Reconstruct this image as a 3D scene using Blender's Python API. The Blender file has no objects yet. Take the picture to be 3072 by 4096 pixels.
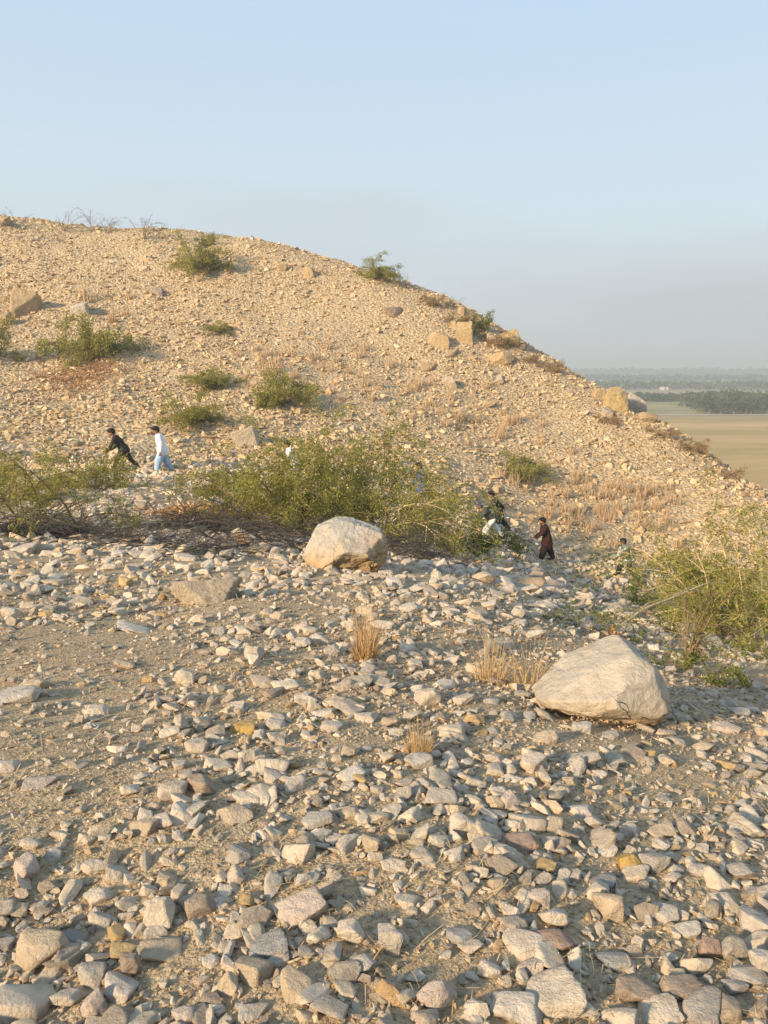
import bpy, bmesh, math, random
import numpy as np
from mathutils import Vector, Matrix
R = math.radians
random.seed(7)
rng = np.random.default_rng(11)
S = bpy.context.scene
COL = S.collection

# ------------------------------------------------------------------ camera
EYE, PITCH, FPX = 1.55, R(10.5), 3077.0
cam = bpy.data.cameras.new('camera'); cam_o = bpy.data.objects.new('camera', cam); COL.objects.link(cam_o)
cam.sensor_fit = 'VERTICAL'; cam.sensor_height = 24.0; cam.lens = 24.0 * FPX / 4096
cam.clip_start = 0.05; cam.clip_end = 30000
cam_o.location = (0, 0, EYE); cam_o.rotation_euler = (R(90) - PITCH, 0, 0)
S.camera = cam_o

# ------------------------------------------------------------------ sky, sun, exposure
SUN_AZ, SUN_EL = R(-133), R(20)       # azimuth from +Y towards +X; the sun stands behind the camera on its left
to_sun = Vector((math.sin(SUN_AZ) * math.cos(SUN_EL), math.cos(SUN_AZ) * math.cos(SUN_EL), math.sin(SUN_EL)))
W = bpy.data.worlds.new('World'); S.world = W; W.use_nodes = True
nt = W.node_tree; nt.nodes.clear()
def N(tree, typ, **kw):
    n = tree.nodes.new(typ)
    for k, v in kw.items(): setattr(n, k, v)
    return n
sky = N(nt, 'ShaderNodeTexSky', sky_type='NISHITA', sun_disc=False, sun_elevation=SUN_EL, sun_rotation=SUN_AZ,
        altitude=0, air_density=1.0, dust_density=1.2, ozone_density=2.0)
bg = N(nt, 'ShaderNodeBackground'); bg.inputs['Strength'].default_value = 0.122
wo = N(nt, 'ShaderNodeOutputWorld')
# pale haze of the dusty plain low over the horizon, with a smoky uneven upper edge, all the way round
geo = N(nt, 'ShaderNodeNewGeometry'); sep = N(nt, 'ShaderNodeSeparateXYZ')
nt.links.new(geo.outputs['Incoming'], sep.inputs[0])
noi = N(nt, 'ShaderNodeTexNoise'); noi.inputs['Scale'].default_value = 2.2; noi.inputs['Detail'].default_value = 3
mapn = N(nt, 'ShaderNodeMapping'); mapn.inputs['Scale'].default_value = (1, 1, 3.5)
nt.links.new(geo.outputs['Incoming'], mapn.inputs[0]); nt.links.new(mapn.outputs[0], noi.inputs['Vector'])
def M(tree, op, a, b=None, c=None):
    n = N(tree, 'ShaderNodeMath', operation=op)
    for i, v in enumerate((a, b, c)):
        if v is None: continue
        if isinstance(v, (int, float)): n.inputs[i].default_value = v
        else: tree.links.new(v, n.inputs[i])
    return n.outputs[0]
elev = M(nt, 'MULTIPLY', sep.outputs['Z'], -1.0)
wob = M(nt, 'MULTIPLY_ADD', noi.outputs[0], -0.22, 0.11)
def band(lo, hi):
    mr = N(nt, 'ShaderNodeMapRange', interpolation_type='SMOOTHSTEP')
    nt.links.new(M(nt, 'ADD', elev, wob), mr.inputs['Value'])
    mr.inputs['From Min'].default_value = lo; mr.inputs['From Max'].default_value = hi
    mr.inputs['To Min'].default_value = 1; mr.inputs['To Max'].default_value = 0
    return mr.outputs[0]
def mixc(tree, fac, a, b, mode='MIX'):
    n = N(tree, 'ShaderNodeMix', data_type='RGBA', blend_type=mode)
    for i, v in ((0, fac), (6, a), (7, b)):
        if isinstance(v, (int, float)): n.inputs[i].default_value = v
        elif isinstance(v, tuple): n.inputs[i].default_value = (*v, 1) if len(v) == 3 else v
        else: tree.links.new(v, n.inputs[i])
    return n.outputs[2]
rs = N(nt, 'ShaderNodeValToRGB'); rs.color_ramp.interpolation = 'EASE'; e_ = rs.color_ramp.elements
for _ in range(2): e_.new(0.5)
for k_, (p_, c_) in enumerate([(0.0, (.305, .335, .355)), (0.17, (.320, .368, .400)), (0.40, (.272, .350, .428)), (1.0, (.175, .27, .39))]): e_[k_].position = p_; e_[k_].color = (*c_, 1)
nt.links.new(elev, rs.inputs[0])
hz_ = N(nt, 'ShaderNodeVectorMath', operation='SCALE'); nt.links.new(rs.outputs[0], hz_.inputs[0]); hz_.inputs['Scale'].default_value = 9.4
c1 = mixc(nt, 0.92, sky.outputs[0], hz_.outputs[0])
c2 = mixc(nt, M(nt, 'MULTIPLY', band(0.045, 0.21), 0.85), c1, (2.52, 2.65, 2.73))
nt.links.new(c2, bg.inputs['Color']); nt.links.new(bg.outputs[0], wo.inputs['Surface'])
sl = bpy.data.lights.new('sun', 'SUN'); sl.energy = 4.3; sl.angle = R(4.5); sl.color = (1.0, 0.78, 0.51)
so = bpy.data.objects.new('sun', sl); COL.objects.link(so); so.rotation_euler = to_sun.to_track_quat('Z', 'Y').to_euler()
S.view_settings.view_transform = 'Standard'; S.view_settings.look = 'None'
S.view_settings.gamma = 1.0; S.view_settings.exposure = 0.90; S.view_settings.use_curve_mapping = False
S.render.engine = 'CYCLES'
S.cycles.max_bounces = 6; S.cycles.diffuse_bounces = 3; S.cycles.glossy_bounces = 2
S.cycles.transmission_bounces = 3; S.cycles.transparent_max_bounces = 8; S.cycles.volume_bounces = 1
S.cycles.use_denoising = True

# ------------------------------------------------------------------ helpers: noise, meshes, tags
def _h(ix, iy, iz, s):
    h = (ix * 374761393 + iy * 668265263 + iz * 1274126177 + s * 1442695041) & 0xFFFFFFFF
    h = ((h ^ (h >> 13)) * 1274126177) & 0xFFFFFFFF
    h = ((h ^ (h >> 16)) * 2246822519) & 0xFFFFFFFF
    return ((h ^ (h >> 15)) & 0xFFFFFF) / float(0x7FFFFF) - 1.0
def vn(P, s=0):
    P = np.asarray(P, float); i = np.floor(P).astype(np.int64); f = P - i; f = f * f * (3 - 2 * f)
    if P.shape[1] == 2:
        i = np.c_[i, np.zeros(len(i), np.int64)]; f = np.c_[f, np.zeros(len(f))]
    x, y, z = i.T; a, b, c = f.T
    def L(dz):
        p = _h(x, y, z + dz, s) * (1 - a) + _h(x + 1, y, z + dz, s) * a
        q = _h(x, y + 1, z + dz, s) * (1 - a) + _h(x + 1, y + 1, z + dz, s) * a
        return p * (1 - b) + q * b
    return L(0) if P.shape[1] == 2 else L(0) * (1 - c) + L(1) * c
def fbm(P, o=4, s=0, g=0.5):
    t = 0; a = 1.0; P = np.asarray(P, float)
    for k in range(o):
        t = t + a * vn(P * 2 ** k + 17.3 * k, s + k); a *= g
    return t
def mk(name, V, F, mat=None, smooth=False):
    me = bpy.data.meshes.new(name); V = np.ascontiguousarray(V, np.float32); F = np.ascontiguousarray(F, np.int32)
    k = F.shape[1]
    me.vertices.add(len(V)); me.vertices.foreach_set('co', V.ravel())
    me.loops.add(F.size); me.loops.foreach_set('vertex_index', F.ravel())
    me.polygons.add(len(F)); me.polygons.foreach_set('loop_start', np.arange(0, F.size, k, dtype=np.int32))
    me.polygons.foreach_set('use_smooth', np.full(len(F), smooth))
    me.update(calc_edges=True)
    if mat: me.materials.append(mat)
    return me
def obj(name, me, parent=None, loc=None, label=None, cat=None, group=None, kind=None, rot=None, scale=None):
    o = bpy.data.objects.new(name, me); COL.objects.link(o)
    if parent: o.parent = parent
    if loc is not None: o.location = loc
    if rot is not None: o.rotation_euler = rot
    if scale is not None: o.scale = scale
    if label: o['label'] = label
    if cat: o['category'] = cat
    if group: o['group'] = group
    if kind: o['kind'] = kind
    return o
def copy_tree(o, parent=None):
    c = o.copy(); COL.objects.link(c)
    if parent: c.parent = parent
    for ch in list(o.children): copy_tree(ch, c)
    return c
class Acc:                                    # gathers polygons of one arity
    def __init__(s): s.V = []; s.F = []; s.n = 0
    def add(s, V, F): s.V.append(np.asarray(V, float)); s.F.append(np.asarray(F) + s.n); s.n += len(V)
    def mesh(s, name, mat=None, smooth=False): return mk(name, np.concatenate(s.V), np.concatenate(s.F), mat, smooth)

# ------------------------------------------------------------------ materials
def mat(name, rough=0.9):
    m = bpy.data.materials.new(name); m.use_nodes = True; t = m.node_tree
    p = t.nodes['Principled BSDF']; p.inputs['Roughness'].default_value = rough
    p.inputs['Specular IOR Level'].default_value = 0.2
    return m, t, p
def ramp(t, fac, stops):
    n = N(t, 'ShaderNodeValToRGB'); e = n.color_ramp.elements
    while len(e) < len(stops): e.new(0.5)
    for k, (pos, c) in enumerate(stops): e[k].position = pos; e[k].color = (*c, 1)
    t.links.new(fac, n.inputs[0]); return n.outputs[0]
def noise(t, scale, detail=4, rough=0.55, vec=None):
    n = N(t, 'ShaderNodeTexNoise'); n.inputs['Scale'].default_value = scale
    n.inputs['Detail'].default_value = detail; n.inputs['Roughness'].default_value = rough
    if vec is not None: t.links.new(vec, n.inputs['Vector'])
    return n.outputs[0]
def bump(t, p, h, dist, strength=1.0):
    n = N(t, 'ShaderNodeBump'); n.inputs['Distance'].default_value = dist; n.inputs['Strength'].default_value = strength
    t.links.new(h, n.inputs['Height']); t.links.new(n.outputs[0], p.inputs['Normal'])

STONE_RAMP = [(0.0, (0.29, 0.24, 0.185)), (0.15, (0.42, 0.355, 0.28)), (0.4, (0.52, 0.45, 0.36)), (0.62, (0.60, 0.52, 0.42)),
              (0.80, (0.52, 0.425, 0.31)), (0.90, (0.66, 0.58, 0.475)), (0.955, (0.54, 0.405, 0.25)), (1.0, (0.44, 0.29, 0.15))]
GRAV_RAMP = [(0.0, (0.28, 0.205, 0.135)), (0.3, (0.38, 0.29, 0.195)), (0.6, (0.46, 0.36, 0.25)), (0.9, (0.54, 0.44, 0.325)), (1.0, (0.42, 0.27, 0.13))]
HILL_RAMP = [(0.0, (0.29, 0.205, 0.12)), (0.2, (0.42, 0.31, 0.18)), (0.5, (0.52, 0.395, 0.24)), (0.8, (0.56, 0.435, 0.275)), (0.93, (0.62, 0.505, 0.345)), (1.0, (0.46, 0.30, 0.14))]
def stone_material(name, source, bscale, bdist):
    m, t, p = mat(name, 0.92)
    tc = N(t, 'ShaderNodeTexCoord'); vec = tc.outputs['Object']
    if source == 'instance':
        oi = N(t, 'ShaderNodeObjectInfo'); base = ramp(t, oi.outputs['Random'], HILL_RAMP if 'hill' in name else GRAV_RAMP if 'gravel' in name else STONE_RAMP)
        ge = N(t, 'ShaderNodeNewGeometry'); vec = ge.outputs['Position']
    elif source == 'island':
        g = N(t, 'ShaderNodeNewGeometry'); base = ramp(t, g.outputs['Random Per Island'], HILL_RAMP if 'hill' in name else GRAV_RAMP if 'gravel' in name else STONE_RAMP)
    else:
        oi = N(t, 'ShaderNodeObjectInfo'); base = oi.outputs['Color']
        ge = N(t, 'ShaderNodeNewGeometry'); vec = ge.outputs['Position']
    n1 = noise(t, bscale, 5, 0.65, vec)
    v = ramp(t, n1, [(0.25, (0.66, 0.64, 0.62)), (0.5, (0.97, 0.96, 0.95)), (0.75, (1.18, 1.17, 1.15))])
    c = mixc(t, 1.0, base, v, 'MULTIPLY')
    n2 = noise(t, bscale * 0.35, 3, 0.5, vec)                       # iron stain in patches
    c = mixc(t, M(t, 'MULTIPLY', ramp(t, n2, [(0.55, (0, 0, 0)), (0.75, (1, 1, 1))]), 0.30), c, (0.46, 0.30, 0.15))
    t.links.new(c, p.inputs['Base Color'])
    bump(t, p, noise(t, bscale * 2.2, 6, 0.7, vec), bdist)
    return m
M_RUB = stone_material('rubble_stone', 'instance', 22, 0.016)
M_GRAV = stone_material('gravel_stone', 'instance', 60, 0.002)
M_CHIP = stone_material('hill_chip', 'instance', 5, 0.01)
M_HILL = stone_material('hillside_rubble', 'island', 4, 0.03)
M_STONE = stone_material('limestone', 'object', 17, 0.028)
M_CRAG = stone_material('crag_stone', 'object', 3.5, 0.14)

def soil_material():
    m, t, p = mat('dusty_soil', 0.97)
    tc = N(t, 'ShaderNodeNewGeometry'); vec = tc.outputs['Position']
    c = ramp(t, noise(t, 0.35, 5, 0.6, vec), [(0.3, (0.35, 0.245, 0.14)), (0.5, (0.45, 0.325, 0.185)), (0.72, (0.50, 0.37, 0.225))])
    v = N(t, 'ShaderNodeTexVoronoi'); v.inputs['Scale'].default_value = 85; t.links.new(vec, v.inputs['Vector'])
    g = mixc(t, 0.75, c, ramp(t, N_sep(t, v.outputs['Color']), [(0.0, (0.28, 0.22, 0.16)), (0.5, (0.46, 0.345, 0.205)), (1.0, (0.60, 0.47, 0.31))]))
    v2 = N(t, 'ShaderNodeTexVoronoi'); v2.inputs['Scale'].default_value = 24; t.links.new(vec, v2.inputs['Vector'])
    g2 = mixc(t, 0.25, g, ramp(t, N_sep(t, v2.outputs['Color']), [(0.0, (0.24, 0.18, 0.11)), (0.5, (0.43, 0.325, 0.20)), (1.0, (0.58, 0.46, 0.31))]))
    sp = N(t, 'ShaderNodeSeparateXYZ'); t.links.new(vec, sp.inputs[0])
    fr_ = N(t, 'ShaderNodeMapRange', interpolation_type='SMOOTHSTEP'); t.links.new(sp.outputs['Y'], fr_.inputs['Value']); fr_.inputs['From Min'].default_value = 10; fr_.inputs['From Max'].default_value = 30
    hs = N(t, 'ShaderNodeHueSaturation'); hs.inputs['Saturation'].default_value = 1.0; hs.inputs['Value'].default_value = 0.96; t.links.new(g2, hs.inputs['Color'])
    v3 = N(t, 'ShaderNodeTexVoronoi'); v3.inputs['Scale'].default_value = 5.5; v3.inputs['Randomness'].default_value = 1.0; t.links.new(vec, v3.inputs['Vector'])
    gf = mixc(t, 0.40, g2, ramp(t, N_sep(t, v3.outputs['Color']), [(0.0, (0.28, 0.19, 0.105)), (0.5, (0.46, 0.34, 0.195)), (1.0, (0.64, 0.50, 0.32))]))
    t.links.new(mixc(t, fr_.outputs[0], hs.outputs[0], gf), p.inputs['Base Color'])
    h = M(t, 'ADD', M(t, 'MULTIPLY', v.outputs['Distance'], -0.25), noise(t, 40, 4, 0.7, vec))
    h = M(t, 'ADD', h, M(t, 'MULTIPLY', M(t, 'MULTIPLY', v3.outputs['Distance'], fr_.outputs[0]), -6.0))
    bump(t, p, M(t, 'ADD', h, noise(t, 9, 6, 0.7, vec)), 0.018)
    return m
def N_sep(t, colsock):
    n = N(t, 'ShaderNodeSeparateColor'); t.links.new(colsock, n.inputs[0]); return n.outputs[0]
M_SOIL = soil_material()

def leaf_material(name, stops, trans=0.35, scale=1.2):
    m, t, p = mat(name, 0.75)
    g = N(t, 'ShaderNodeNewGeometry')
    f = M(t, 'ADD', M(t, 'MULTIPLY', g.outputs['Random Per Island'], 0.6), M(t, 'MULTIPLY', noise(t, scale, 3, 0.5, g.outputs['Position']), 0.4))
    c = ramp(t, f, stops); t.links.new(c, p.inputs['Base Color'])
    tr = N(t, 'ShaderNodeBsdfTranslucent'); t.links.new(c, tr.inputs['Color'])
    ms = N(t, 'ShaderNodeMixShader'); ms.inputs[0].default_value = trans
    t.links.new(p.outputs[0], ms.inputs[1]); t.links.new(tr.outputs[0], ms.inputs[2])
    t.links.new(ms.outputs[0], t.nodes['Material Output'].inputs['Surface'])
    return m
M_LEAF = leaf_material('mesquite_leaf', [(0.1, (0.14, 0.15, 0.028)), (0.4, (0.27, 0.265, 0.055)), (0.65, (0.37, 0.34, 0.085)), (0.9, (0.47, 0.40, 0.13))], 0.5)
M_LEAFG = leaf_material('green_leaf', [(0.1, (0.08, 0.105, 0.022)), (0.5, (0.16, 0.19, 0.042)), (0.9, (0.26, 0.26, 0.07))], 0.4)
M_STRAW = leaf_material('straw', [(0.1, (0.34, 0.20, 0.09)), (0.5, (0.54, 0.37, 0.18)), (0.9, (0.68, 0.52, 0.29))], 0.2)
M_STRAWP = leaf_material('pale_grass', [(0.1, (0.38, 0.26, 0.155)), (0.5, (0.55, 0.395, 0.24)), (0.9, (0.66, 0.50, 0.32))], 0.2)
M_RUST = leaf_material('rusty_litter', [(0.1, (0.26, 0.135, 0.06)), (0.5, (0.43, 0.235, 0.115)), (0.9, (0.55, 0.35, 0.19))], 0.15)
M_RIDGE = leaf_material('dry_brown_leaf', [(0.1, (0.17, 0.105, 0.05)), (0.5, (0.30, 0.205, 0.10)), (0.9, (0.42, 0.30, 0.16))], 0.2)
M_FARLEAF = leaf_material('far_leaf', [(0.1, (0.035, 0.05, 0.02)), (0.5, (0.065, 0.085, 0.032)), (0.9, (0.11, 0.125, 0.05))], 0.2, 0.1)
def plain_material(name, stops, scale, rough=0.9, bdist=0.0):
    m, t, p = mat(name, rough); g = N(t, 'ShaderNodeNewGeometry')
    n1 = noise(t, scale, 5, 0.6, g.outputs['Position'])
    t.links.new(ramp(t, n1, stops), p.inputs['Base Color'])
    if bdist: bump(t, p, n1, bdist)
    return m
M_BARK = plain_material('bark', [(0.3, (0.13, 0.085, 0.05)), (0.7, (0.27, 0.185, 0.11))], 8)
M_TWIG = plain_material('pale_twig', [(0.3, (0.44, 0.33, 0.18)), (0.7, (0.60, 0.48, 0.29))], 8)
M_DEAD = plain_material('dead_twig', [(0.3, (0.035, 0.030, 0.027)), (0.7, (0.115, 0.098, 0.086))], 3)
M_GREYTWIG = plain_material('grey_twig', [(0.3, (0.14, 0.12, 0.10)), (0.7, (0.24, 0.21, 0.18))], 3)

# ------------------------------------------------------------------ terrain
def ray(px, py):
    a = (np.asarray(px, float) - 1536) / FPX; b = (2048 - np.asarray(py, float)) / FPX
    return a, math.cos(PITCH) + b * math.sin(PITCH), -math.sin(PITCH) + b * math.cos(PITCH)
def at(px, py, Y):
    dx, dy, dz = ray(px, py); k = Y / dy
    return dx * k, Y, EYE + dz * k
CP = []
def cp(px, rows):
    for py, Y in rows: CP.append(at(px, py, Y))
cp(0,    [(4096, 1.62), (3500, 2.15), (3000, 3.0), (2700, 4.1), (2450, 5.9), (2250, 8.8), (2190, 10.5), (2060, 15.5), (1960, 21), (1880, 28), (1700, 35), (1500, 43.5), (1300, 51.5), (1100, 59), (903, 66)])
cp(600,  [(4096, 1.60), (3500, 2.15), (3000, 3.05), (2700, 4.15), (2450, 6.0), (2250, 9.0), (2190, 10.8), (2050, 16), (1960, 22), (1888, 28), (1700, 36), (1500, 45), (1300, 53), (1100, 60.5), (943, 66)])
cp(1100, [(3500, 2.15), (2700, 4.2), (2450, 6.0), (2260, 9.2), (2130, 15), (2020, 21.5), (1925, 29), (1700, 38), (1500, 46), (1300, 54), (1150, 60), (1012, 65)])
cp(1536, [(4096, 1.60), (3500, 2.15), (3000, 3.1), (2700, 4.3), (2450, 6.2), (2290, 9.2), (2150, 15.5), (1985, 29), (1800, 36.5), (1600, 44.5), (1400, 52), (1128, 62)])
cp(1850, [(2060, 29.5), (1245, 59)])
cp(2150, [(3500, 2.2), (3000, 3.25), (2700, 4.7), (2480, 7.3), (2330, 12.5), (2232, 29), (2000, 36), (1800, 42.5), (1600, 49), (1428, 55)])
cp(2490, [(3000, 3.4), (2700, 5.3), (2560, 8.0), (2440, 15), (2330, 30), (2000, 37.5), (1800, 43.5), (1600, 50)])
cp(2750, [(4096, 1.6), (3400, 2.4), (2900, 4.0), (2650, 7.2), (2500, 13), (2390, 29), (2150, 35), (1950, 40), (1757, 46)])
cp(3072, [(4096, 1.6), (3500, 2.25), (3000, 3.6), (2720, 6.6), (2560, 12), (2470, 26), (2230, 33), (2005, 39)])
for x, y, z in [(30, 34, -10.5), (32, 20, -8.0), (16, 6, -3.2), (10, 0, -1.6), (30, 3, -7), (-12, 4, .5), (-14, 12, .4), (-30, 26, .8), (-34, 45, 5), (-50, 62, 12),
                (-48, 30, 5), (-5, -5, .3), (5, -5, -.4), (0, -6, 0), (14, -5, -2.0), (-14, -5, 1.0), (-40, 70, 14.2), (-60, 90, 13), (-28, 82, 13.2), (-12, 85, 10), (4, 80, 5),
                (12, 74, 0), (20, 68, -6), (27, 58, -12), (32, 48, -15.0), (38, 40, -15), (-20, 110, 4), (10, 105, -9), (30, 90, -17), (50, 60, -18), (50, 30, -15), (-60, 140, -8), (0, 140, -16), (60, 100, -20), (40, 8, -11)]:
    CP.append((x, y, z))
CP = np.array(CP, float)
def warp(x, y):
    q = np.maximum(y, -6.5) + 8.0
    return np.c_[1.5 * np.asarray(x) / q, np.log(q)]
_A = warp(CP[:, 0], CP[:, 1])
def _k(a, b):
    d = ((a[:, None, :] - b[None]) ** 2).sum(-1); return d * np.log(d + 1e-12) * 0.5
n_ = len(_A); Kc = _k(_A, _A) + np.eye(n_) * 2e-5; Pm = np.c_[np.ones(n_), _A]
_w = np.linalg.solve(np.block([[Kc, Pm], [Pm.T, np.zeros((3, 3))]]), np.r_[CP[:, 2] / (CP[:, 1] + 8), np.zeros(3)])
def H0(x, y):
    x = np.asarray(x, float).ravel(); y = np.asarray(y, float).ravel(); out = np.empty(len(x))
    for s in range(0, len(x), 20000):
        q = warp(x[s:s + 20000], y[s:s + 20000])
        out[s:s + 20000] = (_k(q, _A) @ _w[:n_] + _w[n_] + q @ _w[n_ + 1:]) * (np.maximum(y[s:s + 20000], -6.5) + 8)
    return out
def H(x, y):
    x = np.asarray(x, float).ravel(); y = np.asarray(y, float).ravel(); P = np.c_[x, y]
    far = np.clip((y - 12) / 20, 0, 1)
    d = 0.035 * fbm(P / 0.9, 3, 3) * np.clip(1.3 - far, 0.2, 1) + far * (0.22 * fbm(P / 5.5, 4, 9) + 0.15 * fbm(P / 1.3, 2, 21))
    return H0(x, y) + d
NV, NU = 330, 310
vv = np.linspace(math.log(1.9), math.log(150), NV); uu = np.linspace(-1.35, 1.35, NU)
UU, VV = np.meshgrid(uu, vv); Yg = np.exp(VV) - 8.0; Xg = UU * (Yg + 8)
Zg = H(Xg, Yg)
def Hg(x, y):                                  # height of the hill sheet as built (bilinear on its own grid)
    x = np.asarray(x, float).ravel(); y = np.asarray(y, float).ravel(); q = np.maximum(y + 8.0, 1.91)
    a = np.clip((np.log(q) - vv[0]) / (vv[1] - vv[0]), 0, NV - 1.001); b = np.clip((x / q - uu[0]) / (uu[1] - uu[0]), 0, NU - 1.001)
    i = a.astype(int); j = b.astype(int); a = a - i; b = b - j
    return (ZG[i, j] * (1 - b) + ZG[i, j + 1] * b) * (1 - a) + (ZG[i + 1, j] * (1 - b) + ZG[i + 1, j + 1] * b) * a
ZG = Zg.reshape(NV, NU); H = Hg
def Hs(x, y): return float(Hg([x], [y])[0])
YS = np.geomspace(1.0, 110, 700)
def hits(px, py):
    px = np.asarray(px, float); py = np.asarray(py, float); dx, dy, dz = ray(px, py)
    X = (dx / dy)[:, None] * YS; Z = EYE + (dz / dy)[:, None] * YS
    d = Z - Hg(X, np.broadcast_to(YS, X.shape)).reshape(X.shape); res = np.full(len(px), np.nan)
    for i in range(len(px)):
        w = np.where(d[i] <= 0)[0]
        if len(w):
            k = max(w[0], 1); f = d[i, k - 1] / max(d[i, k - 1] - d[i, k], 1e-9); res[i] = YS[k - 1] + (YS[k] - YS[k - 1]) * min(max(f, 0), 1)
    k = res / dy
    return dx * k, res, EYE + dz * k
def hit(px, py):
    x, y, z = hits([px], [py]); return (float(x[0]), float(y[0]), float(z[0]))
idx = np.arange(NV * NU).reshape(NV, NU)
Fg = np.stack([idx[:-1, :-1], idx[:-1, 1:], idx[1:, 1:], idx[1:, :-1]], -1).reshape(-1, 4)
obj('hill', mk('hill', np.c_[Xg.ravel(), Yg.ravel(), Zg], Fg, M_SOIL, True), label='bare stony hillside rising behind the near rubble slope', cat='hill', kind='structure')

# ------------------------------------------------------------------ the plain far below
PZ = -14.0
def field_material():
    m, t, p = mat('plain_fields', 0.95); g = N(t, 'ShaderNodeNewGeometry'); vec = g.outputs['Position']
    mp = N(t, 'ShaderNodeMapping'); mp.inputs['Scale'].default_value = (0.004, 0.0075, 0.0); t.links.new(vec, mp.inputs[0])
    v = N(t, 'ShaderNodeTexVoronoi'); v.inputs['Scale'].default_value = 1.0; t.links.new(mp.outputs[0], v.inputs['Vector'])
    c = ramp(t, N_sep(t, v.outputs['Color']), [(0.0, (0.18, 0.17, 0.08)), (0.35, (0.34, 0.26, 0.15)), (0.6, (0.26, 0.23, 0.12)), (1.0, (0.42, 0.33, 0.21))])
    mq = N(t, 'ShaderNodeMapping'); mq.inputs['Scale'].default_value = (0.35, 1.0, 1.0); t.links.new(vec, mq.inputs[0])
    n1 = noise(t, 0.05, 7, 0.65, mq.outputs[0])
    sc = ramp(t, n1, [(0.3, (0.22, 0.185, 0.058)), (0.48, (0.385, 0.27, 0.108)), (0.66, (0.51, 0.345, 0.165))])
    sp = N(t, 'ShaderNodeSeparateXYZ'); t.links.new(vec, sp.inputs[0])
    far = N(t, 'ShaderNodeMapRange'); t.links.new(sp.outputs['Y'], far.inputs['Value']); far.inputs['From Min'].default_value = 240; far.inputs['From Max'].default_value = 262
    t.links.new(mixc(t, far.outputs[0], sc, c), p.inputs['Base Color'])
    return m
gx = np.linspace(-3500, 5500, 90); gy = np.r_[np.linspace(-1500, 60, 12), np.linspace(75, 7800, 110)]
GX, GY = np.meshgrid(gx, gy); P2 = np.c_[GX.ravel(), GY.ravel()]
gz = PZ + np.clip((P2[:, 1] - 700) / 900, 0, 1) * (2 * fbm(P2 / 900, 3, 4) + 1) + np.clip((P2[:, 1] - 1500) / 4000, 0, 1) * (np.clip((P2[:, 0] - 300) / 2500, 0, 1) * 26 + 4 + 3 * fbm(P2 / 700, 3, 6))
gi = np.arange(GX.size).reshape(GX.shape)
GF = np.stack([gi[:-1, :-1], gi[:-1, 1:], gi[1:, 1:], gi[1:, :-1]], -1).reshape(-1, 4)
obj('ground', mk('ground', np.c_[P2, gz], GF, field_material(), True), label='dry scrubland and hazy fields of the plain below the hill', cat='ground', kind='structure')
def strip(name, pts, w, z, m, label, kind='structure', cat=None):
    V = []
    for i, (x, y) in enumerate(pts):
        V += [(x, y - w / 2, z), (x, y + w / 2, z)]
    F = [(2 * i, 2 * i + 2, 2 * i + 3, 2 * i + 1) for i in range(len(pts) - 1)]
    return obj(name, mk(name, V, F, m), label=label, kind=kind, cat=cat or name)
M_ROAD = plain_material('dusty_road', [(0.3, (0.50, 0.45, 0.37)), (0.7, (0.62, 0.57, 0.48))], 0.4)
M_GREENF = plain_material('green_field', [(0.35, (0.17, 0.18, 0.07)), (0.5, (0.27, 0.25, 0.11)), (0.65, (0.37, 0.29, 0.15))], 0.05)
xs = np.linspace(40, 420, 20)
strip('field', [(x, 322) for x in xs], 92, PZ + 0.05, M_GREENF, 'pale green field between the road and the hedge line')
strip('road', [(x, 268 + 1.5 * math.sin(x / 40) - 0.02 * (x - 130)) for x in xs], 3.2, PZ + 0.12, M_ROAD, 'pale dirt road crossing the plain beneath the orchard')
strip('path', [(x, 371 + 0.01 * x) for x in xs], 4.5, PZ + 0.14, M_ROAD, 'pale field path under the distant hedge line')

# ------------------------------------------------------------------ stones
def hull(seed, n, flat=0.7):
    r = np.random.default_rng(seed)
    P = r.normal(size=(n, 3)); P /= np.linalg.norm(P, axis=1)[:, None]
    P = np.sign(P) * np.abs(P) ** 0.8; P *= r.uniform(0.88, 1.0, (n, 1)); P *= (r.uniform(.85, 1.15), r.uniform(.6, 1), flat)
    bm = bmesh.new(); [bm.verts.new(p) for p in P]
    res = bmesh.ops.convex_hull(bm, input=bm.verts[:])
    bmesh.ops.delete(bm, geom=[v for v in bm.verts if not v.link_faces], context='VERTS')
    bmesh.ops.triangulate(bm, faces=bm.faces[:]); bm.verts.index_update()
    V = np.array([v.co for v in bm.verts]); F = np.array([[v.index for v in f.verts] for f in bm.faces]); bm.free()
    return V, F
_ico = {}
def ico(sub):
    if sub not in _ico:
        bm = bmesh.new(); bmesh.ops.create_icosphere(bm, subdivisions=sub, radius=1)
        _ico[sub] = (np.array([v.co for v in bm.verts]), np.array([[v.index for v in f.verts] for f in bm.faces])); bm.free()
    return _ico[sub]
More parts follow.
